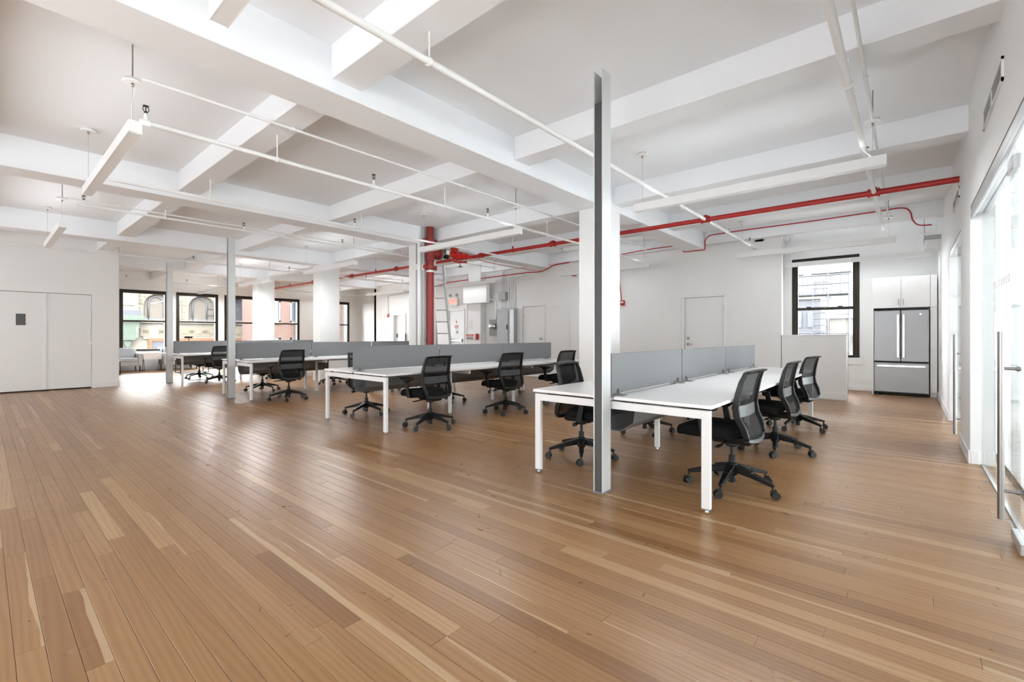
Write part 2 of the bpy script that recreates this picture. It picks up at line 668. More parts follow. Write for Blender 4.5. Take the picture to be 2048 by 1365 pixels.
def wall_mesh(axis, p0, p1, a0, a1, z0, z1, holes):
    """wall slab with rectangular holes; axis 'x' = plane of constant x (thickness p0..p1, spans y a0..a1)"""
    mb = MB()
    us = sorted({a0, a1, *[h[0] for h in holes], *[h[1] for h in holes]})
    zs = sorted({z0, z1, *[h[2] for h in holes], *[h[3] for h in holes]})
    us = [u for u in us if a0 <= u <= a1]
    zs = [z for z in zs if z0 <= z <= z1]
    nu, nz = len(us) - 1, len(zs) - 1

    def solid(i, k):
        if i < 0 or k < 0 or i >= nu or k >= nz:
            return False
        u, z = (us[i] + us[i + 1]) / 2, (zs[k] + zs[k + 1]) / 2
        return not any(h[0] < u < h[1] and h[2] < z < h[3] for h in holes)

    def P(p, u, z):
        return (p, u, z) if axis == 'x' else (u, p, z)

    def quad(*pts):
        b = len(mb.v)
        mb.v += list(pts)
        mb.face([b, b + 1, b + 2, b + 3])
    for i in range(nu):
        for k in range(nz):
            if not solid(i, k):
                continue
            u0, u1, w0, w1 = us[i], us[i + 1], zs[k], zs[k + 1]
            for p in (p0, p1):
                quad(P(p, u0, w0), P(p, u1, w0), P(p, u1, w1), P(p, u0, w1))
            if not solid(i - 1, k):
                quad(P(p0, u0, w0), P(p1, u0, w0), P(p1, u0, w1), P(p0, u0, w1))
            if not solid(i + 1, k):
                quad(P(p0, u1, w0), P(p1, u1, w0), P(p1, u1, w1), P(p0, u1, w1))
            if not solid(i, k - 1):
                quad(P(p0, u0, w0), P(p1, u0, w0), P(p1, u1, w0), P(p0, u1, w0))
            if not solid(i, k + 1):
                quad(P(p0, u0, w1), P(p1, u0, w1), P(p1, u1, w1), P(p0, u1, w1))
    # merge doubles so the slab is one closed shell
    me_v, remap, out = {}, [], []
    for v in mb.v:
        key = tuple(round(c, 5) for c in v)
        if key not in me_v:
            me_v[key] = len(out)
            out.append(key)
        remap.append(me_v[key])
    mb.f = [[remap[i] for i in f] for f in mb.f]
    mb.v = out
    return mb


def text_mesh(name, body, size, mat, parent, loc, rot):
    cu = bpy.data.curves.new(name, 'FONT')
    cu.body = body
    cu.size = size
    cu.extrude = 0.002
    cu.align_x = 'CENTER'
    cu.align_y = 'CENTER'
    t = bpy.data.objects.new(name, cu)
    COL.objects.link(t)
    bpy.context.view_layer.update()
    me = bpy.data.meshes.new_from_object(t.evaluated_get(bpy.context.evaluated_depsgraph_get()))
    bpy.data.objects.remove(t)
    o = bpy.data.objects.new(name, me)
    me.materials.clear()
    me.materials.append(M[mat])
    COL.objects.link(o)
    o.parent = parent
    o.location = Vector(loc) - WLOC[parent]
    o.rotation_euler = rot
    return o

# ================================================================== STRUCTURE
# ---- floor boards (run along y)
floor = B(XREAR - 0.2, XK + 0.2, YR - 0.25, YF + 0.3, -0.25, -0.012).build('floor', 'dark_gap', kind='structure', label='narrow oak strip floor running through the open office')
PW = 0.083
_c, _s = math.cos(YAW), math.sin(YAW)


def in_view(x, y):
    d = x * _c + y * _s
    if d < 0.3:
        return None
    px = 1024 + FPX * (x * _s - y * _c) / d
    py = HORIZON + FPX * CAMZ / d
    if -60 < px < 2108 and py < 1420:
        return d
    return None


boards = []
x = XREAR
while x < XK:
    y = YR - 0.22 - random.random() * 1.5
    while y < YF:
        ln = random.choice((0.6, 0.85, 1.1, 1.4, 1.8, 2.3, 2.8)) * random.uniform(0.85, 1.15)
        y0, y1 = max(y, YR - 0.2), min(y + ln, YF)
        y += ln
        if y1 - y0 < 0.03:
            continue
        ym = (y0 + y1) / 2
        if (x < 2.1 and y0 > 14.6) or (x > XB + 0.15 and 2.5 < y0 and y1 < 16.7):
            continue
        score = 0.0
        for t in (0.1, 0.3, 0.5, 0.7, 0.9):
            d = in_view(x + PW / 2, y0 + (y1 - y0) * t)
            if d:
                score += (y1 - y0) / d ** 3
        boards.append((score, x, y0, y1))
    x += PW
order = sorted(range(len(boards)), key=lambda i: -boards[i][0])
near = set(order[:300])


def board_geo(items):
    vs, fs, uvs, tone = [], [], [], []
    for k, x, y0, y1 in items:
        g, ch = 0.0006, 0.0011
        dz = random.uniform(-0.0004, 0.0002)
        x0, x1, a0, a1 = x + g, x + PW - g, y0 + g, y1 - g
        b = len(vs)
        pts = [(x0, a0, -0.012), (x1, a0, -0.012), (x1, a1, -0.012), (x0, a1, -0.012),
               (x0, a0, dz - ch), (x1, a0, dz - ch), (x1, a1, dz - ch), (x0, a1, dz - ch),
               (x0 + ch, a0 + ch, dz), (x1 - ch, a0 + ch, dz), (x1 - ch, a1 - ch, dz), (x0 + ch, a1 - ch, dz)]
        vs += pts
        fs.append((b + 8, b + 9, b + 10, b + 11))
        for q in ((0, 1, 5, 4), (1, 2, 6, 5), (2, 3, 7, 6), (3, 0, 4, 7), (4, 5, 9, 8), (5, 6, 10, 9), (6, 7, 11, 10), (7, 4, 8, 11)):
            fs.append(tuple(b + i for i in q))
        t = min(1, max(0, random.gauss(0.5, 0.17)))
        if random.random() < 0.06:
            t = random.uniform(0.9, 1.0)
        if random.random() < 0.07:
            t = random.uniform(0.0, 0.12)
        tone += [t] * 12
        ou = random.random() * 50
        kk = random.randrange(0, 4000)
        flip = random.random() < 0.5
        uvs += [(p[1] + ou, kk + ((x1 - p[0]) if flip else (p[0] - x0)) + 0.001) for p in pts]
    return vs, fs, uvs, tone


def board_obj(name, items, kind=None):
    vs, fs, uvs, tone = board_geo(items)
    me = bpy.data.meshes.new(name)
    off = WLOC[floor]
    me.from_pydata([(a - off.x, b - off.y, c - off.z) for a, b, c in vs], [], fs)
    ul = me.uv_layers.new(name='UVMap')
    for lp in me.loops:
        ul.data[lp.index].uv = uvs[lp.vertex_index]
    at = me.attributes.new('tone', 'FLOAT', 'POINT')
    at.data.foreach_set('value', tone)
    me.materials.append(M['oak_floor'])
    o = bpy.data.objects.new(name, me)
    COL.objects.link(o)
    o.parent = floor
    if kind:
        o['kind'] = kind
    return o


for i in order[:300]:
    board_obj('plank', [(0, *boards[i][1:])])
board_obj('planks_beyond', [(0, *bd[1:]) for i, bd in enumerate(boards) if i not in near], kind='stuff')

B(XREAR - 0.2, XK + 0.2, YM - 0.2, YR - 0.2505, -0.25, -0.004).build('floor_right', 'carpet_pale', kind='structure', label='pale floor of the glazed rooms')

# ---- ceiling with its beams
ceiling = B(XREAR - 0.2, XK + 0.2, YM - 0.2, YF + 0.3, CEIL, CEIL + 0.25).build('ceiling', 'ceiling_paint', kind='structure', label='white painted beamed ceiling')
MAIN = [(3.43, 3.84), (7.72, 8.13), (12.06, 12.47), (16.40, 16.81)]
CROSS = [(-0.41, -0.14), (1.80, 2.07), (4.01, 4.28), (6.36, 6.63), (8.50, 8.77), (10.50, 10.70)]
for a, b in MAIN:
    B(XREAR, XB + 0.02, a, b, ZM, CEIL + 0.01).build('beam', 'ceiling_paint', ceiling, bevel=0.006)
edges = [YR - 0.02] + [v for m in MAIN for v in m] + [YF + 0.02]
for x0, x1 in CROSS:
    for k in range(0, len(edges), 2):
        B(x0, x1, edges[k], edges[k + 1], ZC, CEIL + 0.01).build('beam', 'ceiling_paint', ceiling, bevel=0.006)
B(XB, XK + 0.05, 2.28, 2.46, 3.20, CEIL + 0.01).build('beam', 'ceiling_paint', ceiling, bevel=0.006)

# ---- columns
COLX = (6.02, 6.58)
for i, (a, b) in enumerate(MAIN):
    x1 = 6.44 if i == 1 else COLX[1]
    names = ['square white column behind the front desk bench', 'white column carrying the red riser', 'white column between the middle and rear desk benches', 'white column nearest the far windows']
    B(COLX[0], x1, a + 0.005, b - 0.005, -0.01, ZM + 0.01).build('column', 'wall_paint', kind='structure', label=names[i], bevel=0.006)

# ---- walls
DOOR_L = (0.19, 1.71, 0.0, 2.185)
wall_mesh('y', 14.5, 14.66, XREAR, 2.2, -0.01, CEIL, [(DOOR_L[0], DOOR_L[1], -0.02, DOOR_L[3])]).build('wall_left', 'wall_paint', kind='structure', label='white wall with the double closet doors')
B(2.06, 2.2, 14.66, YF, -0.01, CEIL).build('wall_lounge', 'wall_paint', kind='structure', label='white side wall of the lounge corner')
DR1 = (3.07, 3.93, 0, 2.10)       # door by the kitchen
DR2 = (8.03, 8.80, 0, 2.09)       # utility door
DR3 = (11.40, 12.12, 0, 2.08)     # exit door
DR4 = (14.68, 15.42, 0, 2.03)     # open doorway
holes = [(d[0], d[1], -0.02, d[3]) for d in (DR1, DR2, DR3, DR4)]
wall_mesh('x', XB, XB + 0.14, 1.96, 16.8, -0.01, CEIL, holes).build('wall_back', 'wall_paint', kind='structure', label='white back wall with doors and electrical gear')
B(XB, 12.2, 16.66, 16.80, -0.01, CEIL).build('wall_return', 'wall_paint', kind='structure', label='short white return wall')
B(12.2, 12.34, 16.66, YF + 0.2, -0.01, CEIL).build('wall_recess', 'wall_paint', kind='structure', label='white recess wall beside the far windows')
wall_mesh('y', YF, YF + 0.32, 2.0, 12.4, -0.01, CEIL, [(a, b, *FARZ) for a, b in FARWIN]).build('wall_far', 'wall_paint', kind='structure', label='far white wall with five dark framed windows')
wall_mesh('x', XK, XK + 0.28, YR - 0.2, 2.46, -0.01, CEIL, [KWIN]).build('wall_kitchen', 'wall_paint', kind='structure', label='white kitchen wall with one dark framed window')
B(XB + 0.14, XK, 2.32, 2.46, -0.01, CEIL).build('wall_kitchen_side', 'wall_paint', kind='structure', label='white side wall of the kitchen alcove')
GL1 = (-3.2, 6.20, 0, 2.46)
GL2 = (7.23, 9.12, 0, 2.43)
wall_mesh('y', YR - 0.17, YR, XREAR, XK, -0.01, CEIL, [(GL1[0], GL1[1], -0.02, GL1[3]), (GL2[0], GL2[1], -0.02, GL2[3])]).build('wall_right', 'wall_paint', kind='structure', label='white wall with the sliding glass fronts')
wall_mesh('x', XREAR - 0.25, XREAR, YM, 14.66, -0.01, CEIL, [(a, b, *REARZ) for a, b in REARWIN]).build('wall_rear', 'wall_paint', kind='structure', label='white wall behind the viewer')
wall_mesh('y', YM - 0.25, YM, XREAR - 0.25, XK + 0.2, -0.01, CEIL, [(a, b, *SIDEZ) for a, b in SIDEWIN]).build('wall_glazed_rooms', 'wall_paint', kind='structure', label='outer wall of the glazed rooms')
B(XK, XK + 0.2, YM, YR - 0.2, -0.01, CEIL).build('wall_glazed_end', 'wall_paint', kind='structure', label='end wall of the glazed rooms')
# half wall of the kitchen
hw = B(XB, XB + 0.13, 0.885, 1.97, -0.01, 1.225).build('wall_half', 'wall_paint', kind='structure', label='low white half wall beside the kitchen window')
B(XB - 0.01, XB + 0.14, 0.872, 1.97, 1.225, 1.245).build('cap', 'trim_paint', hw, bevel=0.004)
B(XB + 0.02, XB + 0.125, 0.868, 0.886, 0, 1.225).build('end_strip', 'aluminium', hw)
# pilaster by the exit door
B(10.46, XB, 10.36, 10.92, -0.01, CEIL).build('pillar', 'wall_paint', kind='structure', label='white boxed pilaster beside the exit door', bevel=0.006)
B(10.30, 10.46, 9.95, 11.0, 2.26, 2.95).build('soffit_box', 'wall_paint', kind='structure', label='white boxed soffit above the meter', bevel=0.006)
# room behind the exit door and the open doorway
MB().box(XB + 0.9, XB + 1.0, 13.9, 16.2, 0, 2.6).box(XB + 0.14, XB + 0.9, 13.9, 14.0, 0, 2.6).box(XB + 0.14, XB + 0.9, 16.1, 16.2, 0, 2.6).box(XB + 0.14, XB + 1.0, 13.9, 16.2, 2.6, 2.7).build('wall_lobby', 'wall_paint', kind='structure', label='lobby wall seen through the open doorway')

# ---- baseboards
def baseboard(name, *segs):
    mb = MB()
    for s in segs:
        mb.box(*s, 0, 0.13)
    mb.build(name, 'trim_paint', kind='structure', label='white baseboard along the ' + name.replace('baseboard_', '').replace('_', ' ') + ' wall', bevel=0.004)


baseboard('baseboard_left', (1.78, 2.215, 14.485, 14.5), (2.2, 2.215, 14.5, 20.7), (XREAR, 0.12, 14.485, 14.5))
baseboard('baseboard_right', (6.185, 7.245, YR, YR + 0.015), (6.185, 6.2, YR - 0.06, YR), (7.23, 7.245, YR - 0.06, YR), (9.105, 12.2, YR, YR + 0.015), (9.105, 9.12, YR - 0.06, YR))
baseboard('baseboard_back', (XB - 0.014, XB, 0.885, 2.99), (XB - 0.014, XB, 4.01, 7.95), (XB - 0.014, XB, 8.88, 10.36), (XB - 0.014, XB, 12.2, 14.6))
baseboard('baseboard_kitchen', (XK - 0.015, XK, 0.58, 2.31))
baseboard('baseboard_far', (2.22, 12.19, YF - 0.015, YF))

# ---- windows
def window_y(name, a, b, z0, z1, y, label):
    w = empty(name, ((a + b) / 2, y, z0), label, None, None, 'structure')
    fw = 0.10
    for nm, s in (('jamb', (a, a + fw, y - 0.012, y + 0.12, z0, z1)), ('jamb', (b - fw, b, y - 0.012, y + 0.12, z0, z1)),
                  ('head', (a + fw, b - fw, y - 0.012, y + 0.12, z1 - 0.12, z1)), ('sill', (a + fw, b - fw, y - 0.012, y + 0.12, z0, z0 + 0.06))):
        B(*s).build(nm, 'bronze', w, bevel=0.004)
    zm = (z0 + z1) / 2 - 0.02
    B(a + fw, b - fw, y + 0.0, y + 0.10, zm - 0.028, zm + 0.028).build('meeting_rail', 'bronze', w, bevel=0.003)
    B(a + fw, b - fw, y + 0.062, y + 0.066, z0 + 0.06, zm - 0.025).build('pane', 'window_glass', w)
    B(a + fw, b - fw, y + 0.075, y + 0.079, zm + 0.025, z1 - 0.12).build('pane', 'window_glass', w)


for i, (a, b) in enumerate(FARWIN):
    window_y('window_%d' % (i + 1), a, b, *FARZ, YF, ['dark bronze window behind the armchairs at the wall end', 'dark bronze window between the two slim poles', 'dark bronze window left of the column by the far wall', 'dark bronze window showing the brick building', 'dark bronze window in the far corner'][i])


def window_x(name, a, b, z0, z1, x, label):
    w = empty(name, (x, (a + b) / 2, z0), label, None, None, 'structure')
    fw = 0.095
    for nm, s in (('jamb', (x - 0.012, x + 0.14, a, a + fw, z0, z1)), ('jamb', (x - 0.012, x + 0.14, b - fw, b, z0, z1)),
                  ('head', (x - 0.012, x + 0.14, a + fw, b - fw, z1 - 0.16, z1)), ('sill', (x - 0.012, x + 0.14, a + fw, b - fw, z0, z0 + 0.05))):
        B(*s).build(nm, 'bronze', w, bevel=0.004)
    for s in ((a + fw, a + fw + 0.025), (b - fw - 0.025, b - fw)):
        B(x + 0.02, x + 0.10, s[0], s[1], z0 + 0.05, z1 - 0.16).build('stile', 'bronze', w, bevel=0.003)
    zm = 1.86
    B(x + 0.01, x + 0.10, a + fw, b - fw, zm - 0.03, zm + 0.03).build('meeting_rail', 'bronze', w, bevel=0.003)
    for q in (a + 0.35, b - 0.35):
        B(x - 0.01, x + 0.01, q - 0.05, q + 0.05, zm + 0.03, zm + 0.05).build('latch', 'bronze', w)
    B(x + 0.062, x + 0.066, a + fw, b - fw, z0 + 0.05, zm - 0.03).build('pane', 'window_glass', w)
    B(x + 0.075, x + 0.079, a + fw, b - fw, zm + 0.03, z1 - 0.16).build('pane', 'window_glass', w)
    B(x - 0.05, x - 0.012, a - 0.06, b + 0.06, z0 - 0.16, z0 - 0.005).build('stool', 'trim_paint', w, bevel=0.006)


window_x('window_6', *KWIN[:2], *KWIN[2:], XK, 'tall dark bronze sash window behind the half wall')


def window_plain(name, axis, p, a, b, z0, z1, label):
    w = empty(name, (p, (a + b) / 2, z0) if axis == 'x' else ((a + b) / 2, p, z0), label, None, None, 'structure')
    mid = (a + b) / 2
    for u0, u1, w0, w1 in ((a, a + 0.07, z0, z1), (b - 0.07, b, z0, z1), (mid - 0.03, mid + 0.03, z0, z1), (a, b, z1 - 0.07, z1), (a, b, z0, z0 + 0.07)):
        mb = B(p - 0.04, p + 0.04, u0, u1, w0, w1) if axis == 'x' else B(u0, u1, p - 0.04, p + 0.04, w0, w1)
        mb.build('frame_bar', 'bronze', w)
    mb = B(p - 0.03, p - 0.02, a, b, z0, z1) if axis == 'x' else B(a, b, p - 0.03, p - 0.02, z0, z1)
    mb.build('roller_blind', 'paper', w)  # opaque sheet added to shut out sky light behind the fill lamp


for i, (a, b) in enumerate(REARWIN):
    window_plain('window_%d' % (7 + i), 'x', XREAR - 0.12, a, b, *REARZ, 'wide window of the wall behind the viewer, bay %d' % (i + 1))
for i, (a, b) in enumerate(SIDEWIN):
    window_plain('window_%d' % (11 + i), 'y', YM - 0.12, a, b, *SIDEZ, 'wide window of the glazed rooms, bay %d' % (i + 1))


# ---- doors
def lever(parent, x, y, z, sgn):
    mb = MB().lathe([(0.032, 0), (0.032, -0.012), (0.02, -0.016)], (x, y, z), 16, 'x').cyl((x, y, z), (x - 0.055, y, z), 0.010, n=10)
    mb.bar((x - 0.05, y + 0.01 * sgn, z), (x - 0.05, y - 0.12 * sgn, z), 0.018, 0.02)
    return mb.build('handle', 'steel_handle', parent)


def door_x(name, d, label, hinge_lo, extras=True, material='door_paint'):
    a, b, z0, z1 = d
    dr = empty(name, (XB, (a + b) / 2, 0), label, None, None, 'structure')
    for nm, s in (('frame', (XB - 0.025, XB + 0.05, a - 0.055, a, 0, z1 + 0.055)), ('frame', (XB - 0.025, XB + 0.05, b, b + 0.055, 0, z1 + 0.055)),
                  ('frame', (XB - 0.025, XB + 0.05, a, b, z1, z1 + 0.055))):
        B(*s).build(nm, 'trim_paint', dr, bevel=0.004)
    leaf = B(XB + 0.004, XB + 0.045, a + 0.004, b - 0.004, 0.008, z1 - 0.004).build('leaf', material, dr, bevel=0.002)
    B(XB + 0.05, XB + 0.07, a, b, 0, z1).build('rebate', 'dark_gap', dr)
    yh = a if hinge_lo else b
    for z in (0.25, z1 - 0.28):
        MB().cyl((XB - 0.006, yh, z - 0.05), (XB - 0.006, yh, z + 0.05), 0.009, n=8).build('hinge', 'panel_grey', dr)
    return dr, leaf


dr, leaf = door_x('door_1', DR1, 'plain white door near the kitchen half wall', True)
lever(leaf, XB + 0.004, DR1[1] - 0.07, 1.03, 1)
MB().lathe([(0.03, 0), (0.03, -0.012), (0.018, -0.02)], (XB + 0.004, DR1[1] - 0.07, 1.17), 16, 'x').build('deadbolt', 'steel_handle', leaf)
dr, leaf = door_x('door_2', DR2, 'plain white utility door beside the electrical panel', False)
MB().lathe([(0.03, 0), (0.03, -0.01), (0.012, -0.02), (0.012, -0.04), (0.028, -0.05), (0.028, -0.07), (0.01, -0.078)], (XB + 0.004, DR2[0] + 0.07, 1.14), 16, 'x').build('knob', 'chrome', leaf)
dr, leaf = door_x('door_3', DR3, 'white exit door with a push bar and red printed notice', False)
MB().bar((XB - 0.05, DR3[0] + 0.05, 1.06), (XB - 0.05, DR3[1] - 0.05, 1.06), 0.05, 0.06).box(XB - 0.06, XB + 0.004, DR3[0] + 0.04, DR3[0] + 0.10, 1.0, 1.12).box(XB - 0.06, XB + 0.004, DR3[1] - 0.14, DR3[1] - 0.06, 0.98, 1.13).build('push_bar', 'aluminium', leaf, bevel=0.006)
ym = sum(DR3[:2]) / 2
no = B(XB - 0.001, XB + 0.004, ym - 0.11, ym + 0.10, 1.46, 1.60).build('notice', 'paper', leaf)
for k, z in enumerate((1.575, 1.545, 1.515, 1.485)):
    B(XB - 0.002, XB, ym - 0.09, ym + 0.08, z - 0.008, z + 0.008).build('printed_line', 'print_red', leaf)
B(XB - 0.001, XB + 0.004, ym - 0.02, ym + 0.02, 1.66, 1.74).build('symbol_plate', 'print_red', leaf)
MB().lathe([(0.055, 0), (0.055, -0.006), (0.03, -0.008)], (XB + 0.004, ym - 0.02, 1.35), 20, 'x').build('round_plate', 'vent_grey', leaf)

d4 = empty('door_4', (XB, sum(DR4[:2]) / 2, 0), 'open white doorway near the far corner of the back wall', None, None, 'structure')
a, b, _, z1 = DR4
for s in ((XB - 0.03, XB + 0.15, a - 0.06, a + 0.012, 0, z1 + 0.06), (XB - 0.03, XB + 0.15, b - 0.012, b + 0.06, 0, z1 + 0.06), (XB - 0.03, XB + 0.15, a + 0.012, b - 0.012, z1 - 0.012, z1 + 0.06)):
    B(*s).build('frame', 'trim_paint', d4, bevel=0.004)
lf = B(XB + 0.04, XB + 0.08, a + 0.014, a + 0.49, 0.01, z1 - 0.014).build('leaf', 'door_paint', d4)
B(XB + 0.07, XB + 0.10, a + 0.49, b - 0.014, 0.0, z1 - 0.014).build('side_leaf', 'wall_paint', d4)
MB().lathe([(0.028, 0), (0.028, -0.05), (0.01, -0.06)], (XB + 0.04, a + 0.10, 1.18), 12, 'x').build('knob', 'chrome', lf)
B(XB + 0.055, XB + 0.07, b - 0.18, b - 0.10, 1.15, 1.3).build('call_plate', 'black_plastic', d4)
B(XB - 0.05, XB - 0.03, a - 0.09, a - 0.06, 0, 1.3).build('edge_guard', 'terracotta', d4)

# closet double doors in the left wall
d5 = empty('door_5', (0.95, 14.5, 0), 'wide white double closet doors with a small dark grille', None, None, 'structure')
B(DOOR_L[0], DOOR_L[1], 14.56, 14.58, 0, DOOR_L[3]).build('rebate', 'dark_gap', d5)
for i, (xa, xb) in enumerate(((DOOR_L[0] + 0.006, 0.947), (0.953, DOOR_L[1] - 0.006))):
    lf = B(xa, xb, 14.508, 14.55, 0.028, DOOR_L[3] - 0.010).build('leaf', 'door_paint', d5, bevel=0.002)
    if i == 0:
        g = B(0.50, 0.64, 14.500, 14.508, 1.455, 1.70).build('grille', 'grille_dark', lf)
        for k in range(9):
            B(0.51, 0.63, 14.496, 14.5005, 1.47 + k * 0.026, 1.48 + k * 0.026).build('louver', 'meter_grey', g)
    else:
        for z in (0.30, 1.25, 1.92):
            MB().cyl((DOOR_L[1] - 0.004, 14.498, z - 0.05), (DOOR_L[1] - 0.004, 14.498, z + 0.05), 0.009, n=8).build('hinge', 'trim_paint', lf)
        B(1.60, 1.68, 14.49, 14.508, 1.22, 1.36).build('latch_plate', 'white_enamel', lf, bevel=0.003)
        B(1.62, 1.72, 14.485, 14.508, 1.02, 1.09).build('hasp', 'white_enamel', lf, bevel=0.003)
B(0.935, 0.965, 14.496, 14.508, 0.03, DOOR_L[3] - 0.01).build('astragal', 'door_paint', d5)


# ---- sliding glass fronts
def handle_bar(parent, x, y, z0, z1, r=0.0165):
    h = MB().cyl((x, y, z0), (x, y, z1), r, n=20).build('handle', 'steel_handle', parent)
    for z in (z0 + 0.18, z1 - 0.23):
        MB().cyl((x, y - 0.01, z), (x, y - 0.085, z), 0.010, n=12).cyl((x, y - 0.065, z), (x, y - 0.078, z), 0.016, n=14).build('standoff', 'steel_handle', h)
    MB().cyl((x, y - 0.13, z0), (x, y - 0.13, z1), r, n=16).build('rear_bar', 'steel_handle', h)


g1 = empty('door_6', (3.4, YR - 0.08, 0), 'tall sliding glass front beside the viewer with a long steel pull bar', None, None, 'structure')
B(GL1[0], GL1[1], YR - 0.13, YR - 0.005, GL1[3] - 0.07, GL1[3]).build('head_rail', 'aluminium', g1, bevel=0.003)
B(GL1[0], GL1[1], YR - 0.024, YR - 0.004, GL1[3] - 0.115, GL1[3] - 0.07).build('track_cover', 'aluminium', g1, bevel=0.003)
B(4.30, GL1[1] - 0.002, YR - 0.090, YR - 0.078, 0.012, GL1[3] - 0.07).build('fixed_pane', 'partition_glass', g1)
B(GL1[0], 2.28, YR - 0.090, YR - 0.078, 0.012, GL1[3] - 0.07).build('fixed_pane', 'partition_glass', g1)
B(2.30, GL1[1], YR - 0.095, YR - 0.072, 0, 0.014).build('floor_channel', 'aluminium', g1)
sl = B(2.15, 4.42, YR - 0.060, YR - 0.048, 0.014, GL1[3] - 0.115).build('sliding_pane', 'partition_glass', g1)
handle_bar(sl, 4.16, YR + 0.012, 0.085, 1.255)
B(3.75, 4.05, YR - 0.045, YR - 0.018, 0.012, 0.075).build('floor_guide', 'aluminium', sl, bevel=0.003)
for xx in (2.35, 4.15):
    B(xx, xx + 0.2, YR - 0.068, YR - 0.036, GL1[3] - 0.20, GL1[3] - 0.115).build('hanger_clamp', 'aluminium', sl, bevel=0.003)
for k in range(9):
    B(4.62 + k * 0.09, 4.66 + k * 0.09, YR - 0.078, YR - 0.077, 1.60, 1.66).build('sight_mark', 'paper', g1)

g2 = empty('door_7', (8.2, YR - 0.08, 0), 'sliding glass front further along with a long steel pull bar', None, None, 'structure')
B(GL2[0], GL2[1], YR - 0.13, YR - 0.005, GL2[3] - 0.07, GL2[3]).build('head_rail', 'aluminium', g2, bevel=0.003)
B(8.15, GL2[1] - 0.002, YR - 0.090, YR - 0.078, 0.012, GL2[3] - 0.07).build('fixed_pane', 'partition_glass', g2)
sl = B(GL2[0] + 0.01, 8.25, YR - 0.050, YR - 0.038, 0.014, GL2[3] - 0.09).build('sliding_pane', 'partition_glass', g2)
handle_bar(sl, 7.56, YR + 0.030, 0.06, 1.245)
B(7.30, 7.36, YR - 0.045, YR - 0.010, 0.012, 0.075).build('floor_guide', 'grey_metal', sl, bevel=0.003)
for xx in (7.35, 8.0):
    B(xx, xx + 0.16, YR - 0.06, YR - 0.02, GL2[3] - 0.18, GL2[3] - 0.09).build('hanger_clamp', 'steel_handle', sl, bevel=0.003)
for z in (0.35, 0.75, 1.2, 1.75):
    B(8.6, 9.11, YR - 0.33, YR - 0.18, z, z + 0.03).build('shelf_beyond', 'steel_handle', g2)

# ================================================================== OUTSIDE
B(-80, 110, -80, 110, -6.3, -6.0).build('street', 'asphalt', kind='structure', label='street below the windows')

# cream stone building across the street
YB = 36.0
cb = empty('stone_building', (9, YB, -6), 'cream stone building with arched windows across the street', 'building')
BAYS = (7.42, 9.78, 12.10)
half = 1.18
ZS, ZSP, AR = 2.22, 3.10, 0.78
fac = MB()
for xc in BAYS:
    poly = [(xc - half, ZS), (xc - half, 6.4), (xc + half, 6.4), (xc + half, ZS), (xc + AR, ZS), (xc + AR, ZSP)]
    poly += [(xc + AR * math.cos(R(t)), ZSP + AR * math.sin(R(t))) for t in range(15, 180, 15)]
    poly += [(xc - AR, ZSP), (xc - AR, ZS)]
    fac.prism(poly, YB, YB + 0.5, 'y')
fac.box(2.0, BAYS[0] - half, YB, YB + 0.5, -6, 6.4)
fac.box(BAYS[0] - half, BAYS[2] + half + 0.4, YB + 0.002, YB + 0.5, -6, ZS)
fac.box(2.0, BAYS[2] + half + 0.4, YB + 0.5, YB + 3, -6, 6.4)
fac.build('facade', 'limestone_pale', cb)
B(6.45, 13.4, YB - 0.18, YB, 2.02, 2.20).build('cornice', 'limestone_pale', cb)
B(6.45, 13.4, YB - 0.10, YB, 1.18, 1.70).build('frieze', 'limestone', cb)
x = 6.6
while x < 13.2:
    dm = MB()
    for k in range(4):
        dm.box(x + k * 0.07, x + k * 0.07 + 0.035, YB - 0.14, YB - 0.1, 1.40, 1.58)
    dm.build('triglyph', 'limestone_joint', cb)
    B(x + 0.36, x + 0.70, YB - 0.125, YB - 0.1, 1.34, 1.60).build('metope', 'limestone', cb)
    x += 0.80
